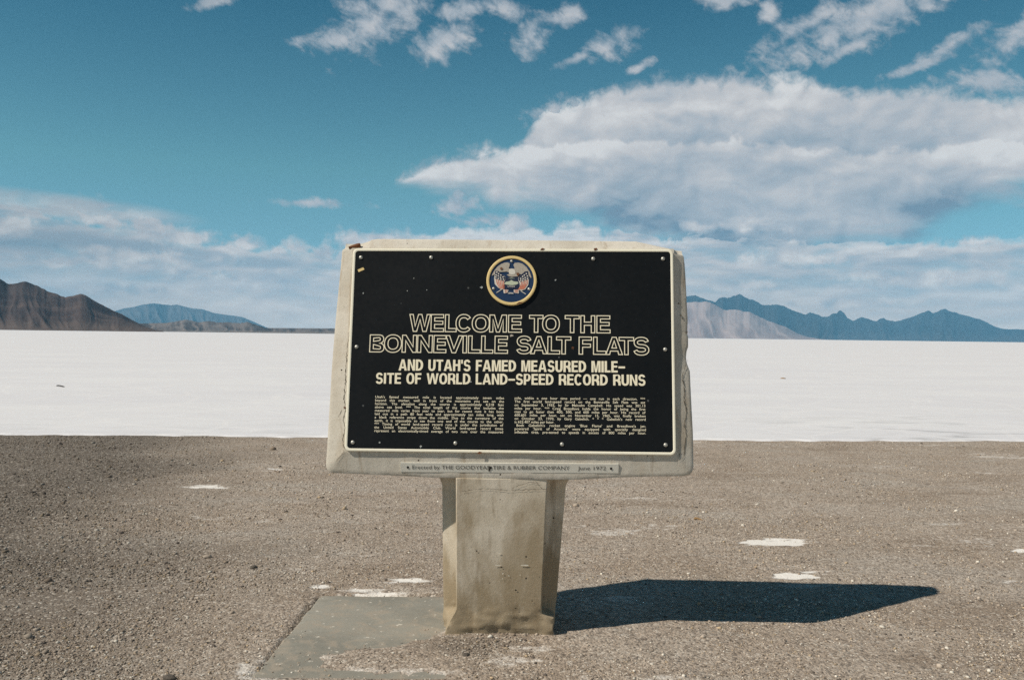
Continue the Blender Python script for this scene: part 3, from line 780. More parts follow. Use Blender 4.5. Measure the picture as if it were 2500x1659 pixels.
def build_slab():
    outer = np.array([uvd(x, y, BEV) for x, y in SLAB_OUT])          # counter-clockwise from bottom left
    n = 560
    O = resample(outer.tolist(), n)
    back = []
    for x, y in SLAB_OUT:                   # behind the chipped front edge the corners are still square
        if y < 592 and x > 1576: x, y = 1578, 571
        elif y < 600 and x > 1460: y = min(y, 556 + (x - 1460) * .125)
        elif y < 580 and x < 860: x, y = (789, y) if x < 795 else (789 + (x - 795) * .6, 554)
        back.append((x, y))
    s0 = np.array(SLAB_OUT + [SLAB_OUT[0]], float); seglen = np.hypot(*np.diff(np.array(outer.tolist() + [outer[0].tolist()]), axis=0).T)
    cs = np.concatenate([[0], np.cumsum(seglen)]); qq = np.linspace(0, cs[-1], n, endpoint=False)
    bk = np.array([uvd(x, y, BEV) for x, y in back + [back[0]]])
    OB = np.stack([np.interp(qq, cs, bk[:, 0]), np.interp(qq, cs, bk[:, 1])], -1)
    c = np.array([0.0, PH * 0.5])
    # inner line just outside the plaque, matched to the outline by angle-preserving projection on a rounded rectangle
    inner = np.array(rrect(PW / 2 + 0.006, -0.006, PH + 0.006, 0.02, 5))
    I = np.empty_like(O)
    hw, y0, y1 = PW / 2 + 0.006, -0.006, PH + 0.006
    for i, (a, b) in enumerate(O):
        I[i] = (np.clip(a, -hw, hw), np.clip(b, y0, y1))
        # keep the mitre: points beyond both limits go to the corner
    # smooth the inner ring parametrisation a little so corners get samples
    rings = []
    nz = lambda k, s: fbm(O[:, 0] * s + k, O[:, 1] * s - k, 90 + k, 4)
    def ring(f, depth, rough=0.0012):
        p = I * (1 - f) + O * f
        w = W3(p[:, 0], p[:, 1], depth)
        w = w + EN * (nz(1, 14) * rough)[:, None]
        return w
    rings.append(ring(0.0, 0.0, 0))
    for f in (0.06, 0.2, 0.4, 0.6, 0.8, 0.93):
        rings.append(ring(f, BEV * f * 0.93, 0.0018))
    # rounded arris then the sides going back
    def out(off, depth, rough=0.002, wb=0.0):
        Q = O * (1 - wb) + OB * wb
        nn = np.roll(Q, -1, 0) - np.roll(Q, 1, 0)
        nrm = np.stack([nn[:, 1], -nn[:, 0]], -1); nrm /= np.linalg.norm(nrm, axis=1)[:, None] + 1e-9
        p = Q + nrm * off
        w = W3(p[:, 0], p[:, 1], depth)
        return w + EN * (nz(2, 10) * rough)[:, None]
    rings.append(out(0.0, BEV * 1.05))
    rings.append(out(-0.001, BEV - 0.012))
    for dpt in (0.02, 0.04, 0.065, 0.09, 0.11):
        rings.append(out(-0.003, BEV - dpt, wb=min(1.0, dpt / 0.065)))
    rings.append(out(-0.005, BEV - 0.122, 0.001, 1.0))
    rings.append(out(-0.012, BEV - 0.126, 0.001, 1.0))
    V = np.concatenate(rings); nr = len(rings)
    f = [list(q) for q in grid_faces(nr, n, True)]
    f = [q[::-1] for q in f]
    V = np.concatenate([V, [W3(0, PH / 2, 0.0)], [W3(0, PH / 2, BEV - 0.126)]])
    ci, cb = len(V) - 2, len(V) - 1
    for i in range(n):
        j = (i + 1) % n
        f.append([ci, i, j])
        f.append([cb, (nr - 1) * n + j, (nr - 1) * n + i])
    o = mesh_np('slab', loc(V), f, M_SLAB, sign, smooth=True)
    bm = bmesh.new(); bm.from_mesh(o.data)
    bmesh.ops.remove_doubles(bm, verts=bm.verts, dist=1e-5)
    bmesh.ops.recalc_face_normals(bm, faces=bm.faces)
    for e in bm.edges:
        if len(e.link_faces) == 2 and e.calc_face_angle(0) > R(32):
            e.smooth = False
    bm.to_mesh(o.data); bm.free()
    return o
SLAB = build_slab()

# post: a pilaster proud of two splayed wings, flaring to the full width at the foot
def build_post():
    global POST_Y0, POST_Y1, POST_ZT, POST_FRONT
    zs = np.concatenate([np.linspace(-0.12, 0.0, 4), np.linspace(0.01, 0.20, 20), np.linspace(0.22, 0.80, 40), [0.84, 0.9, 1.0]])
    rings = []
    def lerp(a, b, t): return a + (b - a) * t
    yf0 = gnd(1155 * K, 1466 * K)[1]
    ybv = None
    # front plane runs up flush with the lower edge of the slab
    a, b = uvd(1160, 1103, BEV); top = W3(a, b, BEV)
    yft = top[1] - 0.004
    POST_Y0, POST_Y1, POST_ZT, POST_FRONT = yf0, yft, top[2], (yf0 + yft) / 2
    for z in zs:
        t = z / top[2]
        tz = min(max(t, -.2), 1.0)
        yf = lerp(yf0, yft, tz) if z < top[2] else yft + 0.10
        # half widths (photo survey): pilaster 0.230 -> 0.205, outer 0.333 -> 0.285
        pl, pr = lerp(-0.262, -0.272, tz), lerp(0.160, 0.186, tz)
        ol, orr = lerp(-0.335, -0.352, tz), lerp(0.237, 0.290, tz)
        fl = 1 - sst(z, 0.02, 0.150); fr = 1 - sst(z, 0.085, 0.115)
        pl = lerp(pl, ol + 0.02, fl); pr = lerp(pr, orr - 0.012, fr)
        fw_ = 0.030 * sst(z, top[2] - 0.075, top[2] + 0.01) ** 1.6
        ol -= fw_; orr += fw_
        yi, yo, yb = yf + 0.115, yf + 0.145, yf + 0.42
        c = 0.006
        prof = []
        def seg(x0, y0, x1, y1, k):
            for q in range(k):
                prof.append((lerp(x0, x1, q / k), lerp(y0, y1, q / k)))
        seg(pl, yf + c, pl + c, yf, 2)
        seg(pl + c, yf, pr - c, yf, 30)
        seg(pr - c, yf, pr, yf + c, 2)
        seg(pr, yf + c, pr + 0.002, yi, 6)
        seg(pr + 0.002, yi, orr - c, yo, 8)
        seg(orr - c, yo, orr, yo + c, 2)
        seg(orr, yo + c, orr - 0.02, yb, 8)
        seg(orr - 0.02, yb, ol + 0.02, yb, 16)
        seg(ol + 0.02, yb, ol, yo + c, 8)
        seg(ol, yo + c, ol + c, yo, 2)
        seg(ol + c, yo, pl - 0.002, yi, 8)
        seg(pl - 0.002, yi, pl, yf + c, 6)
        P = np.array(prof)
        low = 1 - sst(z, 0.09, 0.16)
        rough = 0.0008 + 0.017 * low
        nn = fbm(P[:, 0] * 16 + z * 3, z * 16 + P[:, 1] * 9, 140, 4) * rough
        P = P + np.stack([nn * 0.7, nn], -1)
        rings.append(np.concatenate([P, np.full((len(P), 1), z)], 1))
    n = len(rings[0])
    V = np.concatenate(rings)
    f = [list(q) for q in grid_faces(len(rings), n, True)]
    f.append(list(range(n))[::-1]); f.append([(len(rings) - 1) * n + i for i in range(n)])
    o = mesh_np('post', loc(V), f, M_POST, sign)
    bm = bmesh.new(); bm.from_mesh(o.data)
    bmesh.ops.recalc_face_normals(bm, faces=bm.faces)
    for e in bm.edges:
        if len(e.link_faces) == 2 and e.calc_face_angle(0) > R(40):
            e.smooth = False
    bm.to_mesh(o.data); bm.free()
    return o
POST = build_post()

# flat shapes on the plaque: polygons with holes, a given height above the plane
def flat(name, contours_list, h, mat, parent, thick=0.0015):
    """contours_list: list of groups, each a list of contours in plaque (u, v)"""
    cu = bpy.data.curves.new(name, 'CURVE'); cu.dimensions = '2D'; cu.fill_mode = 'BOTH'; cu.extrude = thick / 2
    parts = []
    me_all = []
    for gi, grp in enumerate(contours_list):
        c2 = bpy.data.curves.new(name, 'CURVE'); c2.dimensions = '2D'; c2.fill_mode = 'BOTH'; c2.extrude = thick / 2
        for con in grp:
            sp = c2.splines.new('POLY'); sp.points.add(len(con) - 1); sp.use_cyclic_u = True
            for p, q in zip(sp.points, con):
                p.co = (q[0] * 100, q[1] * 100, 0, 1)
        c2.extrude = thick / 2 * 100
        ob = bpy.data.objects.new('tmp', c2); COL.objects.link(ob)
        dg = bpy.context.evaluated_depsgraph_get()
        m = bpy.data.meshes.new_from_object(ob.evaluated_get(dg))
        vs = np.array([v.co[:] for v in m.vertices]) / 100
        fs = [list(p.vertices) for p in m.polygons]
        vs[:, 2] += h + 0.00012 * (gi % 2)
        me_all.append((vs, fs))
        bpy.data.objects.remove(ob); bpy.data.curves.remove(c2); bpy.data.meshes.remove(m)
    bpy.data.curves.remove(cu)
    V = []; Fc = []; k = 0
    for vs, fs in me_all:
        V.append(vs); Fc += [[i + k for i in f] for f in fs]; k += len(vs)
    V = np.concatenate(V)
    return mesh_np(name, loc(W3(V[:, 0], V[:, 1], V[:, 2])), Fc, mat, parent, smooth=False)

def rim_obj(name, inner, outer, h0, h1, mat, parent):
    """a raised rim between two matching contours"""
    I = np.array(inner); O = np.array(outer); n = len(I)
    rs = [W3(O[:, 0], O[:, 1], h0), W3(O[:, 0], O[:, 1], h1 - .001), W3(O[:, 0] * .85 + I[:, 0] * .15, O[:, 1] * .85 + I[:, 1] * .15, h1),
          W3(O[:, 0] * .15 + I[:, 0] * .85, O[:, 1] * .15 + I[:, 1] * .85, h1), W3(I[:, 0], I[:, 1], h1 - .001), W3(I[:, 0], I[:, 1], h0)]
    return mesh_np(name, loc(np.concatenate(rs)), grid_faces(len(rs), n, True), mat, parent, smooth=False)

PT = 0.010                                  # plaque thickness
hw = PW / 2
plate = rrect(hw - 0.002, 0.002, PH - 0.002, 0.022, 8)
plaque = flat('plaque', [[plate]], PT / 2 + 0.001, M_BLACK, sign, PT)
rim_obj('plaque_rim', rrect(hw - 0.0135, 0.0135, PH - 0.0135, 0.016, 8), rrect(hw, 0.0, PH, 0.026, 8), 0.0005, PT + 0.004, M_CREAM, plaque)
FACE = PT + 0.001                            # height of the black face

# ---- heading letters (grotesque capitals drawn as outlines)
def ell(cx, cy, rx, ry, a0, a1, n=22, p=2.25):
    out = []
    for k in range(n + 1):
        a = R(a0 + (a1 - a0) * k / n); c, s = math.cos(a), math.sin(a)
        out.append((cx + rx * math.copysign(abs(c) ** (2 / p), c), cy + ry * math.copysign(abs(s) ** (2 / p), s)))
    return out
def stroke(path, s):
    P = np.array(path); d = np.gradient(P, axis=0); d /= np.linalg.norm(d, axis=1)[:, None] + 1e-9
    nrm = np.stack([-d[:, 1], d[:, 0]], -1)
    return [tuple(q) for q in (P + nrm * s / 2)] + [tuple(q) for q in (P - nrm * s / 2)[::-1]]
def glyph(ch, w, s, hs):
    """contours in a w x 1 box; s vertical stem, hs horizontal stroke"""
    if ch == 'I': return [[(w/2 - s/2, 0), (w/2 + s/2, 0), (w/2 + s/2, 1), (w/2 - s/2, 1)]]
    if ch == 'L': return [[(0, 0), (w, 0), (w, hs), (s, hs), (s, 1), (0, 1)]]
    if ch == 'T': return [[(w/2 - s/2, 0), (w/2 + s/2, 0), (w/2 + s/2, 1 - hs), (w, 1 - hs), (w, 1), (0, 1), (0, 1 - hs), (w/2 - s/2, 1 - hs)]]
    if ch == 'E':
        m = .52
        return [[(0, 0), (w, 0), (w, hs), (s, hs), (s, m - hs/2), (w * .93, m - hs/2), (w * .93, m + hs/2), (s, m + hs/2), (s, 1 - hs), (w * .98, 1 - hs), (w * .98, 1), (0, 1)]]
    if ch == 'F':
        m = .50
        return [[(0, 0), (s, 0), (s, m - hs/2), (w * .92, m - hs/2), (w * .92, m + hs/2), (s, m + hs/2), (s, 1 - hs), (w, 1 - hs), (w, 1), (0, 1)]]
    if ch == 'H':
        m = .53
        return [[(0, 0), (s, 0), (s, m - hs/2), (w - s, m - hs/2), (w - s, 0), (w, 0), (w, 1), (w - s, 1), (w - s, m + hs/2), (s, m + hs/2), (s, 1), (0, 1)]]
    if ch == 'N':
        return [[(0, 0), (s * .95, 0), (s * .95, .68), (w - s * 1.0, 0), (w, 0), (w, 1), (w - s * .95, 1), (w - s * .95, .32), (s * 1.0, 1), (0, 1)]]
    if ch == 'M':
        q = s * .93
        return [[(0, 0), (q, 0), (q, .74), (w/2 - q * .48, 0), (w/2 + q * .48, 0), (w - q, .74), (w - q, 0), (w, 0), (w, 1), (w - q * 1.4, 1), (w/2, .25), (q * 1.4, 1), (0, 1)]]
    if ch == 'V':
        return [[(w/2 - s * .52, 0), (w/2 + s * .52, 0), (w, 1), (w - s * 1.06, 1), (w/2, .25), (s * 1.06, 1), (0, 1)]]
    if ch == 'W':
        a = w * .27; q = s * .97
        return [[(a - q * .5, 0), (a + q * .5, 0), (w/2, .70), (w - a - q * .5, 0), (w - a + q * .5, 0), (w, 1), (w - q, 1), (w - a, .30), (w/2 + q * .5, 1), (w/2 - q * .5, 1), (a, .30), (q, 1), (0, 1)]]
    if ch == 'A':
        q = s * 1.06; y0, y1 = .20, .20 + hs * .95
        sl = (w/2 - s * .54)
        il = lambda y: q + (w/2 - q) * y / .80
        return [[(0, 0), (q, 0), (il(y0) - .02, y0), (w - il(y0) + .02, y0), (w - q, 0), (w, 0), (w/2 + s * .56, 1), (w/2 - s * .56, 1)],
                [(il(y1), y1), (w - il(y1), y1), (w/2, .80)]]
    if ch == 'O': return [ell(w/2, .5, w/2, .515, 0, 360, 44)[:-1], ell(w/2, .5, w/2 - s, .515 - hs, 0, 360, 44)[:-1]]
    if ch == 'C':
        P = ell(w/2, .5, w/2 - s/2, .515 - hs/2, 38, 322, 40)
        return [stroke(P, (s + hs) / 2)]
    if ch == 'G':
        P = ell(w/2, .5, w/2 - s/2, .515 - hs/2, 38, 320, 40)
        return [stroke(P, (s + hs) / 2), [(w - s, 0), (w, 0), (w, .53), (w * .52, .53), (w * .52, .38), (w - s, .38)]]
    if ch == 'S':
        ry = (.515 * 2 - hs) / 4
        P = ell(w/2, .515 + ry - .015, w/2 - s/2 - .02, ry, 12, 270, 30) + ell(w/2, .485 - ry + .015, w/2 - s/2, ry, 90, -168, 30)[1:]
        return [stroke(P, (s + hs) / 2 * .97)]
    if ch == 'D':
        r = min(.5, w - s)
        return [[(0, 0)] + ell(w - r, .5, r, .5, -90, 90, 26) + [(0, 1)],
                [(s, hs)] + ell(w - r, .5, r - s, .5 - hs, -90, 90, 26) + [(s, 1 - hs)]]
    if ch == 'U':
        r = w / 2
        return [[(0, 1)] + ell(w/2, .38, w/2, .395, 180, 360, 26) + [(w, 1), (w - s, 1)] + ell(w/2, .38, w/2 - s, .395 - hs, 360, 180, 26) + [(s, 1)]]
    if ch in 'BRP':
        m = .47 if ch != 'P' else .40
        r1 = min((1 - m) / 2 + .01, w - s)
        y1 = (1 + m) / 2; ht = (1 - m) / 2
        top = ell(w - r1 - .02, y1, r1, ht + (hs / 2 if ch != 'B' else 0), -90, 90, 18)
        iht = ht - hs / 2 if ch == 'B' else ht - hs / 2
        if ch == 'B':
            r2 = min(m / 2 + .03, w - s)
            bot = ell(w - r2, m / 2 + .02, r2, m / 2 + .02, -90, 90, 18)
            top = ell(w - r1 - .03, (1 + m + .04) / 2, r1, (1 - m - .04) / 2, -90, 90, 18)
            y1, ht = (1 + m + .04) / 2, (1 - m - .04) / 2
            return [[(0, 0)] + bot + top[1:] + [(0, 1)],
                    [(s, hs)] + ell(w - r2, m / 2 + .02, r2 - s, m / 2 + .02 - hs * .9, -90, 90, 16) + [(s, m + .04 - hs * .2 - .03)],
                    [(s, m + .04 + hs * .55)] + ell(w - r1 - .03, y1 - .0, r1 - s, ht - hs * .85, -90, 90, 16) + [(s, 1 - hs)]]
        hole = [(s, m + hs * .5)] + ell(w - r1 - .02, y1, max(r1 - s, .05), ht - hs / 2, -90, 90, 16) + [(s, 1 - hs)]
        top = ell(w - r1 - .02, y1 - hs * .0, r1, 1 - y1, -90, 90, 18)
        top = [(x, y if y > y1 else y1 - (y1 - y) * ((y1 - (m - hs * .5)) / (1 - y1))) for x, y in top]
        hole = [(x, y) for x, y in hole]
        if ch == 'P':
            return [[(0, 0), (s, 0), (s, m - hs * .5)] + top + [(0, 1)], hole]
        return [[(0, 0), (s, 0), (s, m - hs * .5), (w * .50, m - hs * .5), (w - s * 1.08, m - hs * .5 - .16), (w - s * .98, 0), (w, 0), (w * .985, m - .16)] + [(w * .93, m - hs * .15)] + top[4:] + [(0, 1)], hole]
    if ch == '-': return [[(0, .37), (w, .37), (w, .37 + hs), (0, .37 + hs)]]
    if ch == "'": return [[(w/2 - s * .45, .66), (w/2 + s * .45, .66), (w/2 + s * .5, 1), (w/2 - s * .5, 1)]]
    raise KeyError(ch)

def offset_closed(P, d):
    P = np.array(P); keep = [0]
    for i in range(1, len(P)):
        if np.hypot(*(P[i] - P[keep[-1]])) > 1e-5: keep.append(i)
    P = P[keep]
    if np.hypot(*(P[0] - P[-1])) < 1e-5: P = P[:-1]
    a = P - np.roll(P, 1, 0); b = np.roll(P, -1, 0) - P
    a /= np.linalg.norm(a, axis=1)[:, None]; b /= np.linalg.norm(b, axis=1)[:, None]
    na = np.stack([a[:, 1], -a[:, 0]], -1); nb = np.stack([b[:, 1], -b[:, 0]], -1)
    m = na + nb; l = np.linalg.norm(m, axis=1)[:, None]; m = m / np.maximum(l, 1e-6)
    k = np.clip(1 / np.maximum((m * na).sum(1), .35), 1, 2.5)
    return P, P + m * (d * k)[:, None]

def line_frame(x0, x1, yt0, yb0, yt1, yb1):
    """text line from photo px: (u0,v0) baseline start, unit dir, length, cap height"""
    a = np.array(uv(x0, yb0, FACE)); b = np.array(uv(x1, yb1, FACE))
    c = np.array(uv(x0, yt0, FACE)); d = np.array(uv(x1, yt1, FACE))
    L = np.hypot(*(b - a))
    return a, (b - a) / L, L, (np.hypot(*(c - a)) + np.hypot(*(d - b))) / 2

def title(boxes, x0, x1, yt0, yb0, yt1, yb1):
    a, e, L, H = line_frame(x0, x1, yt0, yb0, yt1, yb1)
    nrm = np.array([-e[1], e[0]])
    V = []; Fc = []; k = 0
    T = 0.0022
    for gi, (ch, p, q) in enumerate(boxes):
        s0 = (p - x0) / (x1 - x0) * L + .001; w = ((q - p) / (x1 - x0) * L - .002) / H
        for con in glyph(ch, w, .205, .185):
            P = np.array([a + e * (s0 + u * H) + nrm * (v * H) for u, v in con])
            base, o1 = offset_closed(P, T); _, o2 = offset_closed(P, -T)
            n = len(base)
            V.append(np.concatenate([W3(o2[:, 0], o2[:, 1], FACE + .0012 + .00025 * (gi % 2)), W3(o1[:, 0], o1[:, 1], FACE + .0012 + .00025 * (gi % 2))]))
            Fc += [[k + i, k + (i + 1) % n, k + n + (i + 1) % n, k + n + i] for i in range(n)]
            k += 2 * n
    return mesh_np('title_lettering', loc(np.concatenate(V)), Fc, M_LETTER, plaque, smooth=False)
title([('W', 999, 1051), ('E', 1052, 1084), ('L', 1087, 1115), ('C', 1113, 1153), ('O', 1153, 1196), ('M', 1196, 1238), ('E', 1242, 1275), ('T', 1293, 1327), ('O', 1325, 1367),
       ('T', 1380, 1415), ('H', 1418, 1453), ('E', 1457, 1490)], 999, 1490, 767.5, 808.5, 770.5, 812.5)
title([('B', 902, 938), ('O', 938, 981), ('N', 982, 1018), ('N', 1020, 1057), ('E', 1060, 1091), ('V', 1089, 1131), ('I', 1130, 1143), ('L', 1145, 1175), ('L', 1177, 1206), ('E', 1210, 1242),
       ('S', 1263, 1300), ('A', 1297, 1338), ('L', 1339, 1369), ('T', 1360, 1396), ('F', 1415, 1446), ('L', 1450, 1481), ('A', 1480, 1521), ('T', 1512, 1548), ('S', 1547, 1585)],
      902, 1585, 817.5, 858.5, 823.5, 866.0)
WID = dict(A=.80, B=.68, C=.72, D=.70, E=.60, F=.58, G=.74, H=.70, I=.24, L=.56, M=.86, N=.70, O=.75, P=.65, R=.70, S=.68, T=.66, U=.69, V=.78, W=1.12)
WID['-'] = .62; WID["'"] = .16; WID[' '] = .36
def heading(text, x0, x1, yt0, yb0, yt1, yb1):
    a, e, L, H = line_frame(x0, x1, yt0, yb0, yt1, yb1)
    nrm = np.array([-e[1], e[0]])
    gap = .07
    nat = sum(WID[c] for c in text) + gap * (len(text) - 1)
    f = (L / H) / nat
    groups = []; x = 0.0
    for c in text:
        w = WID[c] * f
        if c != ' ':
            s = min(.205, w)
            cons = glyph(c, w, s, .17)
            groups.append([[tuple(a + e * ((x + u) * H) + nrm * (v * H)) for u, v in con] for con in cons])
            if c == 'G' and len(groups[-1]) == 2:
                g = groups.pop(); groups += [[g[0]], [g[1]]]
        x += w + gap * f
    return flat('subtitle_lettering', groups, FACE + .0008, M_LETTER, plaque, .0012)
heading("AND UTAH'S FAMED MEASURED MILE-", 973, 1526, 876.5, 904, 881.5, 909)
heading('SITE OF WORLD LAND-SPEED RECORD RUNS', 917, 1576, 909.5, 936, 914.5, 941)

# ---- small text with the built-in font
def text_mesh(body, size, off, sw=1.0):
    c = bpy.data.curves.new('t', 'FONT'); c.body = body; c.size = size; c.offset = off; c.dimensions = '2D'; c.fill_mode = 'FRONT'; c.space_word = sw
    c.resolution_u = 3
    o = bpy.data.objects.new('t', c); COL.objects.link(o)
    m = bpy.data.meshes.new_from_object(o.evaluated_get(bpy.context.evaluated_depsgraph_get()))
    vs = np.array([v.co[:] for v in m.vertices]); fs = [list(p.vertices) for p in m.polygons]
    bpy.data.objects.remove(o); bpy.data.curves.remove(c); bpy.data.meshes.remove(m)
    return vs, fs
LEFT = ["Utah's famed measured mile is located approximately seven miles", "beyond this marker, well in front of the mountains you see on the",
        "horizon. The elevation along the course is approximately 4,218 feet", "above sea level. *** The total length of the course that includes the",
        "measured mile varies from year to year, but for recent runs it has been", "laid out in a path 80 feet wide and approximately ten miles long, with",
        "a black reference stripe down the middle. Due to the curvature of the", "earth, it is impossible to see from one end of the course to the other.",
        "*** Timing of world land-speed record runs is under the jurisdiction of", "the United States Automobile Club. World land-speed record times",
        "represent an electronically-timed average of two runs over the measured"]
RIGHT = ["mile, within a one hour time period \u2014 one run in each direction. ***", "The first world land-speed record on the Bonneville Salt Flats was set",
         "on September 3, 1935, by Sir Malcolm Campbell. His speed was 301.13", "miles per hour. *** Craig Breedlove holds the honor of being the first",
         "man to go faster than 400, 500, and 600 miles per hour. His record of", "600.601 miles per hour, set on November 15, 1965, was finally broken",
         "on October 23, 1970, by Gary Gabelich. * * * Gabelich's new record", "is 622.407 miles per hour.",
         "  Both Gabelich's rocket engine 'Blue Flame' and Breedlove's jet-", "powered 'Spirit of America' were equipped with specially designed",
         "inflatable tires, pre-tested to speeds in excess of 800 miles per hour."]
def column(lines, quad, short=()):
    """quad: photo px of first line's left/right and last line's left/right baselines"""
    (ax, ay), (bx, by), (cx, cy), (dx, dy) = quad
    V = []; Fc = []; k = 0
    for i, ln in enumerate(lines):
        t = i / (len(lines) - 1)
        p = np.array(uv(ax + (cx - ax) * t, ay + (cy - ay) * t, FACE)); q = np.array(uv(bx + (dx - bx) * t, by + (dy - by) * t, FACE))
        L = np.hypot(*(q - p)); e = (q - p) / L; nrm = np.array([-e[1], e[0]])
        H = 0.0178; sx = 1.06
        n_sp = ln.strip().count(' ')
        v1, f = text_mesh(ln.strip(), H, .0001, 1.0)
        if i in short:
            v, sc = v1, sx
        else:
            v2, _ = text_mesh(ln.strip(), H, .0001, 2.0)
            w1, w2 = v1[:, 0].max(), v2[:, 0].max()
            ind = 0.009 if ln.startswith(' ') else 0
            sw = np.clip(1 + ((L - ind) / sx - w1) / (w2 - w1), .75, 4)
            v, f = text_mesh(ln.strip(), H, .0001, sw)
            sc = (L - ind) / v[:, 0].max()
            p = p + e * ind
        P = p + v[:, :1] * sc * e + v[:, 1:2] * nrm
        V.append(W3(P[:, 0], P[:, 1], FACE + .0010)); Fc += [[j + k for j in ff] for ff in f]; k += len(v)
    return mesh_np('paragraph_lettering', loc(np.concatenate(V)), Fc, M_LETTER, plaque, smooth=False)
column(LEFT, ((916, 971), (1230.5, 974), (913.5, 1053.5), (1228, 1057)))
column(RIGHT, ((1256, 974), (1575, 976.5), (1256, 1057), (1577, 1059.5)), short=(7,))

# ---- rivets, dents, sticker
def dome(name, u, v, h, r, mat, parent, flatness=.65, seg=14):
    rs = []
    for k in range(5):
        a = R(90 * k / 5)
        rr, hh = r * math.cos(a), r * flatness * math.sin(a)
        q = np.linspace(0, 2 * math.pi, seg, endpoint=False)
        rs.append(W3(u + rr * np.cos(q), v + rr * np.sin(q), h + hh))
    V = np.concatenate(rs + [[W3(u, v, h + r * flatness)]])
    f = [list(x) for x in grid_faces(5, seg, True)] + [[4 * seg + i, 4 * seg + (i + 1) % seg, 5 * seg] for i in range(seg)]
    return mesh_np(name, loc(V), f, mat, parent)
for x, y in [(833, 594), (995, 594), (1369, 597), (1530, 597), (823, 800), (1535, 806), (814, 1020), (1051, 1022), (1297, 1024.5), (1536, 1026)]:
    u, v = uvd(x, y, FACE)
    dome('rivet', u, v, FACE - .0005, .0105, M_RIVET, plaque, .7)
def splat(name, u, v, h, r, mat, parent, seed, n=16, sx=1.0, rot=0.0, thick=.0008):
    rr = np.random.default_rng(seed).uniform(.55, 1.15, n)
    con = []
    for k in range(n):
        a = 2 * math.pi * k / n
        x, y = rr[k] * r * math.cos(a) * sx, rr[k] * r * math.sin(a)
        con.append((u + x * math.cos(rot) - y * math.sin(rot), v + x * math.sin(rot) + y * math.cos(rot)))
    return flat(name, [[con]], h, mat, parent, thick)
for i, (x, y, r, mt, sx) in enumerate([(1322, 803, .008, M_RUST, 1), (1180, 774, .007, M_FEATHER, 1.4), (1282, 646, .005, M_RIVET, 1), (1111, 663, .006, M_RIVET, 1.5), (838, 676, .005, M_RIVET, .8),
                                       (971, 1029, .007, M_RIVET, .8), (876, 1020, .005, M_RIVET, 1), (940, 671, .0035, M_RIVET, 1), (985, 669, .0035, M_RIVET, .7), (955, 642, .003, M_RIVET, 1),
                                       (1085, 880, .005, M_RIVET, 1.6), (1110, 816, .003, M_RIVET, 1), (1290, 824, .0035, M_RIVET, .7), (1174, 838, .003, M_RIVET, 1.5)]):
    u, v = uvd(x, y, FACE)
    splat('dent', u, v, FACE + .0006, r, mt, plaque, 900 + i, sx=sx)
    if i == 0:
        splat('hole', u, v, FACE + .0014, .0035, M_HOLE, plaque, 950)
u, v = uvd(833, 622, FACE)
ca, sa = math.cos(R(27)), math.sin(R(27))
flat('sticker', [[[(u + x * ca - y * sa, v + x * sa + y * ca) for x, y in ((-.0165, -.0065), (.0165, -.0075), (.0155, .006), (-.0155, .0075))]]], FACE + .0007, M_GOLD, plaque, .0006)

# ---- the state seal
EC = np.array([915.0, 795.0]); ES = 9.225
def em(x, y, h=0.0):
    return uv(1150 + x / ES, 600 + y / ES, h)
def emc(pts, h):
    return [em(x, y, h) for x, y in pts]
EH = FACE + .010
ec = np.array(em(913, 780, EH)); er = (em(913 + 568, 780, EH)[0] - ec[0])
circ = lambda r, n=56: [(ec[0] + r * math.cos(2 * math.pi * k / n), ec[1] + r * math.sin(2 * math.pi * k / n)) for k in range(n)]
seal = flat('seal_emblem', [[circ(er * .97)]], FACE + .004, M_NAVY, sign, .008)
rim_obj('gold_rim', circ(er * .885), circ(er), FACE, EH + .003, M_GOLD, seal)
EF = FACE + .0085
rimbolt = [(915, 345), (508, 960), (1305, 970)]
for x, y in rimbolt:
    u, v = em(x, y, EF); dome('rivet', u, v, EF - .0005, .0075, M_RIVET, seal, .7)
flat('eagle', [[emc([(845, 515), (870, 440), (872, 400), (830, 375), (760, 380), (680, 410), (600, 465), (530, 550), (470, 655), (472, 675), (530, 640), (570, 570), (650, 590), (740, 585),
                     (800, 580), (860, 600), (850, 640), (800, 650), (860, 690), (920, 700), (1010, 690), (1060, 690), (1060, 630), (1130, 640), (1200, 625), (1270, 600), (1310, 680), (1355, 730),
                     (1360, 705), (1320, 590), (1250, 480), (1160, 405), (1070, 380), (985, 385), (955, 430), (985, 515)], EF)]], EF + .0012, M_FEATHER, seal, .002)
flat('eagle_breast', [[emc([(860, 530), (915, 512), (975, 530), (1000, 590), (985, 640), (915, 650), (865, 630), (850, 580)], EF)]], EF + .0026, M_WHITE, seal, .001)
for q in ([(655, 500), (690, 485), (718, 510), (700, 540), (662, 540)], [(1020, 610), (1080, 610), (1085, 660), (1050, 690), (1030, 650)]):
    flat('rust_spot', [[emc(q, EF)]], EF + .0050, M_RUST, seal, .0006)
flat('rust_spot', [[emc([(1020, 1310), (1080, 1265), (1160, 1265), (1150, 1290), (1060, 1310)], EH)]], EH + .0036, M_RUST, seal, .0006)
shield = flat('shield', [[emc([(760, 710), (1075, 710), (1065, 770), (1100, 850), (1095, 910), (1040, 970), (905, 985), (780, 960), (725, 900), (725, 850), (775, 780)], EF)]], EF + .0016, M_NAVY2, seal, .001)
flat('beehive', [[emc([(735, 855), (790, 810), (860, 800), (905, 770), (960, 800), (1050, 810), (1070, 845), (1020, 875), (920, 888), (800, 875)], EF)]], EF + .0026, M_GREEN, seal, .0008)
flat('arrow_bar', [[emc([(825, 735), (910, 722), (1000, 740), (910, 736)], EF)]], EF + .0026, M_GREEN, seal, .0008)

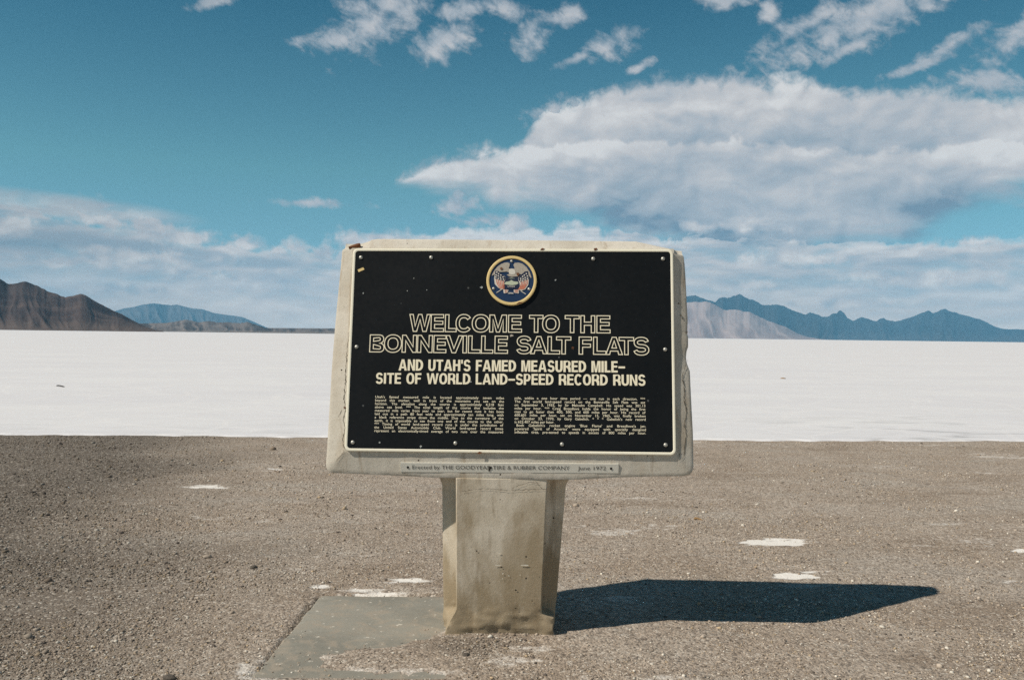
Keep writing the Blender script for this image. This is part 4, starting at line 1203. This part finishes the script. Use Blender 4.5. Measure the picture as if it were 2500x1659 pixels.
def multi(name, layers, parent):
    """one mesh from several flat layers (groups, height, material, thickness): a pattern inside its part"""
    made = [flat(name, g, h, m, parent, t) for g, h, m, t in layers]
    V = []; Fc = []; MI = []; k = 0; mats = []
    for o in made:
        me = o.data; m = me.materials[0]
        if m not in mats: mats.append(m)
        V += [v.co[:] for v in me.vertices]; Fc += [[i + k for i in p.vertices] for p in me.polygons]; MI += [mats.index(m)] * len(me.polygons); k = len(V)
        bpy.data.objects.remove(o); bpy.data.meshes.remove(me)
    me = bpy.data.meshes.new(name); me.from_pydata(V, [], Fc); me.update()
    for m in mats: me.materials.append(m)
    me.polygons.foreach_set('material_index', MI)
    return link(bpy.data.objects.new(name, me), parent)
Lf = [(545, 560), (620, 570), (700, 640), (770, 700), (775, 760), (730, 850), (720, 900), (730, 980), (680, 985), (600, 930), (535, 860), (520, 740)]
Rf = [(1285, 570), (1210, 580), (1130, 650), (1070, 700), (1062, 760), (1095, 850), (1100, 910), (1060, 990), (1140, 1010), (1220, 980), (1290, 880), (1305, 740)]
Lc = [(545, 562), (620, 572), (700, 640), (765, 705), (768, 760), (725, 790), (640, 770), (540, 735)]
Rc = [(1282, 572), (1210, 582), (1130, 652), (1075, 705), (1070, 765), (1110, 815), (1200, 785), (1298, 750)]
LS = [(582, 598), (622, 630), (568, 660), (672, 662), (615, 682), (560, 708), (665, 716), (720, 705), (615, 738), (672, 758), (730, 755)]
RS = [(1245, 630), (1200, 662), (1268, 684), (1162, 692), (1218, 718), (1118, 738), (1270, 738), (1172, 746), (1218, 765), (1120, 782), (1165, 790)]
def star(x, y): return [emc([(x + 17 * math.cos(a), y + 17 * math.sin(a)) for a in np.linspace(0, 2 * math.pi, 8, endpoint=False)], EF)]
sl_, sr_ = [], []
for k in range(5):
    x0 = 562 + 40 * k; x1 = 640 + 22 * k
    sl_.append([emc([(x0, 755 + 6 * k), (x0 + 15, 757 + 6 * k), (x0 + 42 - 4 * k, 860), (x1 + 22, 960 + 4 * k), (x1 + 6, 958 + 4 * k), (x0 + 20 - 4 * k, 860)], EF)])
    x0 = 1270 - 34 * k; x1 = 1200 - 26 * k
    sr_.append([emc([(x0, 770 + 8 * k), (x0 + 14, 768 + 8 * k), (x0 + 4, 860), (x1 + 12, 960), (x1 - 40, 990), (x1 - 36, 975), (x1 - 6, 945), (x0 - 14, 858)], EF)])
for fl, ca_, st_, sp_ in ((Lf, Lc, LS, sl_), (Rf, Rc, RS, sr_)):
    multi('flag', [([[emc(fl, EF)]], EF + .0021, M_WHITE, .001), (sp_, EF + .0030, M_RED, .0006), ([[emc(ca_, EF)]], EF + .0033, M_NAVY2, .0006), ([star(*q) for q in st_], EF + .0040, M_WHITE, .0006)], seal)
for pts, xs_ in (([(725, 980), (840, 990), (830, 1050), (760, 1070), (735, 1060)], (765, 800)), ([(960, 990), (1080, 985), (1075, 1070), (1000, 1065), (965, 1050)], (985, 1015, 1045))):
    multi('ribbon', [([[emc(pts, EF)]], EF + .0014, M_WHITE, .0008), ([[emc([(x, 985), (x + 14, 985), (x + 12, 1055), (x - 2, 1055)], EF)] for x in xs_], EF + .0024, M_RED, .0006)], seal)
def bar(x0, y0, x1, y1, w):
    d = math.hypot(x1 - x0, y1 - y0); nx, ny = -(y1 - y0) / d * w, (x1 - x0) / d * w
    return [(x0 + nx, y0 + ny), (x1 + nx, y1 + ny), (x1 - nx, y1 - ny), (x0 - nx, y0 - ny)]
for q in (bar(690, 980, 572, 1056, 7), bar(1120, 1015, 1232, 1086, 7)):
    flat('flag_staff', [[emc(q, EF)]], EF + .0012, M_WHITE, seal, .0012)
def seal_text(body, x0, x1, yb, yt):
    vs, fs = text_mesh(body, 1.0, .03)
    vs = vs - [vs[:, 0].min(), vs[:, 1].min(), 0]
    X = x0 + vs[:, 0] / vs[:, 0].max() * (x1 - x0); Y = yb + vs[:, 1] / vs[:, 1].max() * (yt - yb)
    q = np.array([em(a, b, EF) for a, b in zip(X, Y)])
    return mesh_np('seal_lettering', loc(W3(q[:, 0], q[:, 1], EF + .0042)), fs, M_WHITE, seal, smooth=False)
seal_text('UTAH', 825, 985, 932, 902)
seal_text('1896', 835, 958, 1085, 1050)

# ---- donor plate under the plaque, with its own lettering
ND = -0.010
def plane_from_bevel():
    q = [uvd(927, 1066, BEV * .3), uvd(1427, 1069, BEV * .3), uvd(1427, 1090, BEV * .85), uvd(925, 1087, BEV * .85)]
    d = [BEV * .34, BEV * .34, BEV * .86, BEV * .86]
    P = np.array([W3(a, b, c) for (a, b), c in zip(q, d)])
    ex = P[2] - P[3]; L = np.linalg.norm(ex); ex /= L
    ey = P[0] - P[3]; ey -= ex * (ey @ ex); H = np.linalg.norm(ey); ey /= H
    en = np.cross(ex, ey)
    return P[3] + en * .004, ex, ey, en, L, H
DO, DX, DY, DN, DL, DH = plane_from_bevel()
def D3(x, y, n): return DO + np.asarray(x)[..., None] * DX + np.asarray(y)[..., None] * DY + np.asarray(n)[..., None] * DN
def dbox(x0, x1, y0, y1, n0, n1):
    V = [D3(x, y, n) for n in (n0, n1) for x, y in ((x0, y0), (x1, y0), (x1, y1), (x0, y1))]
    return np.array(V), [[4, 5, 6, 7], [3, 2, 1, 0], [0, 1, 5, 4], [1, 2, 6, 5], [2, 3, 7, 6], [3, 0, 4, 7]]
V, Fc = dbox(0, DL, 0, DH, -.004, .003)
donor = mesh_np('donor_plate', loc(V), Fc, M_PLATE, sign, smooth=False)
def donor_text(body, f0, f1, sw=1.0):
    vs, fs = text_mesh(body, 1.0, .0, sw)
    base = text_mesh('E', 1.0, 0)[0]; cap = base[:, 1].max()
    x = DL * f0 + (vs[:, 0] - vs[:, 0].min()) / (vs[:, 0].max() - vs[:, 0].min()) * DL * (f1 - f0)
    y = DH * .33 + vs[:, 1] / cap * DH * .40
    return mesh_np('donor_lettering', loc(D3(x, y, np.full(len(x), .0042))), fs, M_INK, donor, smooth=False)
donor_text('Erected by THE GOODYEAR TIRE & RUBBER COMPANY', .055, .778)
donor_text('June 1972', .815, .943)
def ddisc(name, f, g, r, mat, seed=None, h=.005):
    n = 14; rr = np.ones(n) if seed is None else np.random.default_rng(seed).uniform(.6, 1.2, n)
    a = np.linspace(0, 2 * math.pi, n, endpoint=False)
    x = DL * f + r * rr * np.cos(a); y = DH * g + r * rr * np.sin(a)
    V = np.concatenate([D3(x, y, np.full(n, .002)), D3(x * .9 + DL * f * .1, y * .9 + DH * g * .1, np.full(n, h))])
    Fc = [list(q) for q in grid_faces(2, n, True)] + [[n + i for i in range(n)]]
    return mesh_np(name, loc(V), Fc, mat, donor)
ddisc('screw', .034, .5, .0065, M_HOLE)
ddisc('screw', .966, .5, .0065, M_HOLE)
ddisc('hole', .413, .52, .0095, M_HOLE, 5)
ddisc('hole', .409, .22, .006, M_HOLE, 8)

# ---- cracks, chipped corner and the rusty bar end
def crack(pts, width, depth_of, name='crack', seed=1):
    """thin jagged open crack laid along the concrete surface; pts in survey px"""
    rg = np.random.default_rng(seed)
    q = []
    for (x0, y0), (x1, y1) in zip(pts[:-1], pts[1:]):
        n = max(2, int(math.hypot(x1 - x0, y1 - y0) / 4))
        for k in range(n):
            t = k / n
            q.append((x0 + (x1 - x0) * t + rg.normal(0, .8), y0 + (y1 - y0) * t + rg.normal(0, .5)))
    q.append(pts[-1])
    A = []; B = []
    m = len(q)
    for i, (x, y) in enumerate(q):
        w = width * (0.25 + 0.9 * rg.uniform() ** 1.3) * math.sin(math.pi * min(max((i + .5) / m, .06), .94)) ** .5
        d = depth_of(x, y)
        u, v = uvd(x, y, d)
        A.append((u - w / 2, v, d)); B.append((u + w / 2, v, d))
    A = np.array(A); B = np.array(B)
    V = np.concatenate([W3(A[:, 0], A[:, 1], A[:, 2] + .003), W3(B[:, 0], B[:, 1], B[:, 2] + .003)])
    return mesh_np(name, loc(V), [[i, m + i, m + i + 1, i + 1] for i in range(m - 1)], M_CRACK, SLAB, smooth=False)
def dl(x, y):   # depth on the left bevel
    xi = np.interp(y, [577, 1045], [814, 794]); xo = np.interp(y, [577, 1075], [789, 752])
    return BEV * .93 * float(np.clip((xi - x) / (xi - xo), 0, 1))
def dr(x, y):
    xi = np.interp(y, [577, 1050], [1556, 1562]); xo = np.interp(y, [590, 1075], [1578, 1600])
    return BEV * .93 * float(np.clip((x - xi) / (xo - xi), 0, 1))
crack([(806, 765), (801, 800), (799, 840), (797, 880), (794, 920), (797, 940), (793, 970), (796, 990), (791, 1015), (795, 1035), (788, 1050), (775, 1065)], .0045, dl, seed=2)
crack([(790, 945), (784, 955), (781, 962)], .003, dl, seed=5)
crack([(1572, 1060), (1580, 1052), (1579, 1035), (1583, 1000), (1580, 975), (1584, 950), (1579, 920), (1578, 890), (1574, 870), (1580, 850), (1586, 830)], .0055, dr, seed=3)
crack([(1572, 1042), (1568, 1052), (1563, 1056)], .004, dr, seed=6)
crack([(1567, 660), (1570, 690), (1573, 715)], .002, dr, seed=7)
def chip(x, y, r, dfun, mat, seed, nm):
    d = dfun(x, y); u, v = uvd(x, y, d)
    return splat(nm, u, v, d + .0025, r, mat, SLAB, seed, sx=1.3, thick=.001)
for i, (x, y, r, df) in enumerate([(1571, 728, .005, dr), (1584, 766, .006, dr), (1566, 700, .004, dr), (1575, 735, .004, dr)]):
    chip(x, y, r, df, M_CRACK, 70 + i, 'pit')
chip(796, 940, .006, dl, M_RUST, 80, 'rust_spot')
def tube(name, pts, rad, mat, parent=None, off=None, seg=10):
    P = np.array(pts, float); m = len(P)
    rad = np.broadcast_to(rad, (m,))
    rs = []
    for i in range(m):
        d = P[min(i + 1, m - 1)] - P[max(i - 1, 0)]; d /= np.linalg.norm(d)
        a = np.cross(d, [0.13, 0.2, 1.0]); a /= np.linalg.norm(a); b = np.cross(d, a)
        q = np.linspace(0, 2 * math.pi, seg, endpoint=False)
        rs.append(P[i] + rad[i] * (np.cos(q)[:, None] * a + np.sin(q)[:, None] * b))
    V = np.concatenate(rs)
    f = [list(x) for x in grid_faces(m, seg, True)] + [list(range(seg)), [(m - 1) * seg + i for i in range(seg)][::-1]]
    if off is not None: V = V - off
    return mesh_np(name, V, f, mat, parent)
a = W3(*uvd(805, 571.5, -.006), -.006); b = W3(*uvd(831, 565.5, -.006), -.006)
tube('reinforcing_bar', [a, a * .7 + b * .3, a * .3 + b * .7, b, b + (b - a) * .02], [.006, .009, .012, .0115, .009], M_RUST, sign, BASE)
for i, (x, y) in enumerate([(1252, 575), (1374, 575), (1107, 1044)]):
    u, v = uvd(x, y, FACE + .003)
    splat('rust_spot', u, v, FACE + .0045, .0065, M_RUST, plaque, 120 + i, sx=1.8, rot=.3)

def on_post(x, y):
    """survey px -> point on the pilaster's front plane"""
    d = ray(x * K, y * K); yy = POST_FRONT; z = 0.5
    for _ in range(4):
        t = yy / d[1]; z = 1.5 + d[2] * t
        yy = POST_Y0 + (POST_Y1 - POST_Y0) * min(max(z / POST_ZT, 0), 1)
    p = CAM + d * (yy / d[1]); p[1] -= 0.0045
    return p
def post_crack(pts, w, seed, mat=None, name='crack'):
    rg = np.random.default_rng(seed); q = []
    for (x0, y0), (x1, y1) in zip(pts[:-1], pts[1:]):
        n = max(2, int(math.hypot(x1 - x0, y1 - y0) / 4))
        q += [(x0 + (x1 - x0) * k / n + rg.normal(0, .4), y0 + (y1 - y0) * k / n + rg.normal(0, .7)) for k in range(n)]
    q.append(pts[-1])
    P = np.array([on_post(*p) for p in q]); m = len(P)
    ww = w * (0.3 + 0.9 * rg.uniform(0, 1, m))[:, None]
    dirn = np.gradient(P, axis=0); nrm = np.stack([-dirn[:, 2], dirn[:, 1] * 0, dirn[:, 0]], -1); nrm /= np.linalg.norm(nrm, axis=1)[:, None] + 1e-9
    V = np.concatenate([P - nrm * ww / 2, P + nrm * ww / 2])
    return mesh_np(name, loc(V), [[i, i + 1, m + i + 1, m + i] for i in range(m - 1)], mat or M_CRACK, POST, smooth=False)
post_crack([(1066, 1133), (1095, 1128), (1130, 1127), (1175, 1131), (1215, 1128), (1262, 1128)], .0022, 31)
post_crack([(1180, 1127), (1200, 1118), (1222, 1112), (1242, 1113)], .002, 32)
post_crack([(1234, 1108), (1244, 1118), (1250, 1127)], .002, 33)
post_crack([(1075, 1446), (1120, 1450), (1170, 1449), (1235, 1451)], .0022, 34)
def post_spot(x, y, r, mat, seed, name, sx=1.0):
    rg = np.random.default_rng(seed); c = on_post(x, y); n = 12
    a = np.linspace(0, 2 * math.pi, n, endpoint=False); rr = r * rg.uniform(.5, 1.2, n)
    V = np.stack([c[0] + rr * np.cos(a) * sx, np.full(n, c[1]), c[2] + rr * np.sin(a)], -1)
    return mesh_np(name, loc(V), [list(range(n))], mat, POST, smooth=False)
for i, (x, y, r, sx) in enumerate([(1157, 1307, .004, 1), (1190, 1360, .0045, 1), (1190, 1402, .0035, 1), (1112, 1424, .004, 1), (1228, 1385, .003, 1), (1100, 1270, .003, 1.5), (1245, 1330, .0025, 1)]):
    post_spot(x, y, r, M_HOLE, 40 + i, 'pit', sx)
M_SCUFF = mat_simple('pale_scuff', (0.70, 0.66, 0.56), .9)
for i, (x, y, r, sx) in enumerate([(1153, 1275, .004, 2), (1212, 1303, .004, 5), (1150, 1303, .003, 6), (1160, 1322, .004, 1.3), (1174, 1327, .0035, 1.3), (1160, 1334, .0035, 1), (1200, 1325, .003, 1)]):
    post_spot(x, y, r, M_SCUFF, 60 + i, 'scuff', sx)

# ------------------------------------------------------------------ concrete pad
def build_pad():
    P = resample([tuple(p) for p in PAD_POLY][::-1], 420)
    P = P + 0.014 * np.stack([fbm(P[:, 0] * 9, P[:, 1] * 9, 7, 4, .6), fbm(P[:, 0] * 9 + 9, P[:, 1] * 9, 8, 4, .6)], -1)
    c = P.mean(0)
    rings = []
    for s, z in ((1.0, -0.12), (1.0, -0.012), (0.997, -0.0065), (0.985, -0.005), (0.85, -0.004), (.6, -.004), (.3, -.004)):
        q = c + (P - c) * s
        zz = np.full(len(q), z) + (0.0015 * fbm(q[:, 0] * 4, q[:, 1] * 4, 5, 3) if z > -0.006 else 0)
        rings.append(np.concatenate([q, zz[:, None]], 1))
    V = np.concatenate(rings + [[[c[0], c[1], -.004]]])
    n = len(P)
    f = [list(q) for q in grid_faces(len(rings), n, True)] + [[(len(rings) - 1) * n + i, (len(rings) - 1) * n + (i + 1) % n, len(V) - 1] for i in range(n)]
    org = np.array([c[0], c[1], 0])
    o = mesh_np('concrete_pad', V - org, f, M_PAD)
    o.location = org
    bm = bmesh.new(); bm.from_mesh(o.data); bmesh.ops.recalc_face_normals(bm, faces=bm.faces); bm.to_mesh(o.data); bm.free()
    tag(o, 'flat grey concrete pad half buried in gravel at the foot of the sign', 'concrete pad')
build_pad()

# ------------------------------------------------------------------ small litter
def stick(name, x0, y0, x1, y1, r, mat, z, label, cat, bend=.15):
    a = gnd(x0 * K, y0 * K, z); b = gnd(x1 * K, y1 * K, z)
    L = np.linalg.norm(b - a)
    pts = []
    for k in range(9):
        t = k / 8
        p = a + (b - a) * t
        pts.append(p + np.array([0, bend * L * math.sin(3.1 * t) * .3, r * .5 * math.sin(5 * t)]))
    o = tube(name, pts, [r * q for q in (.5, .9, 1, .85, 1, .8, .95, .7, .35)], mat, None, a, 8)
    o.location = a
    tag(o, label, cat)
    return o
stick('stick', 130, 889.4, 149, 890.9, .017, M_DARKWOOD, .035, 'short dark stick lying alone out on the white salt', 'stick', .02)
stick('twig', 1601, 1196, 1621, 1197.5, .010, M_TWIG, .010, 'short dry yellowish twig lying on the gravel behind the sign', 'twig')
def lump(name, x, y, s, mat, label, cat, seed, flatz=.5, z=0.0):
    rg = np.random.default_rng(seed)
    bm = bmesh.new(); bmesh.ops.create_icosphere(bm, subdivisions=2, radius=1.0)
    V = np.array([v.co[:] for v in bm.verts]); f = [[v.index for v in q.verts] for q in bm.faces]; bm.free()
    V = V * (1 + .25 * fbm(V[:, 0] * 1.7 + seed, V[:, 1] * 1.7 + V[:, 2], seed, 3)[:, None])
    V = V * np.array([s * 1.4, s, s * flatz])
    o = mesh_np(name, V, f, mat, None, smooth=False)
    p = gnd(x * K, y * K); o.location = (p[0], p[1], z + s * flatz * .4); o.rotation_euler.z = seed
    tag(o, label, cat)
lump('clod', 1807, 874, .075, M_TWIG, 'tiny brown clod lying on the white salt right of the sign', 'clod', 3, .35, .01)
M_DSTONE = mat_simple('dark_stone', (0.09, 0.078, 0.065), .95, var=.35, scale=60)
M_LSTONE = mat_simple('tan_stone', (0.38, 0.31, 0.23), .95, var=.3, scale=60)
lump('rock', 585, 1310, .020, M_DSTONE, 'small dark rock on the gravel left of the concrete pad\'s corner', 'rock', 11, .7)
lump('rock', 392, 1576 - 8, .024, M_DSTONE, 'dark rock at the bottom edge of the picture, left of the pad', 'rock', 12, .7)
lump('rock', 1075, 1513, .017, M_DSTONE, 'dark rock in the loose soil just in front of the post', 'rock', 14, .7, .0)

# ------------------------------------------------------------------ haze: one box of thin blue air
def build_haze():
    m = bpy.data.materials.new('haze_air'); m.use_nodes = True
    t = m.node_tree; t.nodes.clear()
    v = t.nodes.new('ShaderNodeVolumePrincipled'); o = t.nodes.new('ShaderNodeOutputMaterial')
    v.inputs['Color'].default_value = (0.26, 0.66, 1.0, 1)
    v.inputs['Density'].default_value = 1.9e-5
    v.inputs['Anisotropy'].default_value = 0.0
    t.links.new(v.outputs[0], o.inputs['Volume'])
    X, Y0, Y1, Z0, Z1 = 46000, -600, 33500, -3.5, 1850
    V = [(x, y, z) for z in (Z0, Z1) for x, y in ((-X, Y0), (X, Y0), (X, Y1), (-X, Y1))]
    f = [[3, 2, 1, 0], [4, 5, 6, 7], [0, 1, 5, 4], [1, 2, 6, 5], [2, 3, 7, 6], [3, 0, 4, 7]]
    o = mesh_np('haze', np.array(V, float), f, m, None, smooth=False)
    tag(o, 'thin blue haze over the salt flats', 'haze', 'stuff')
build_haze()
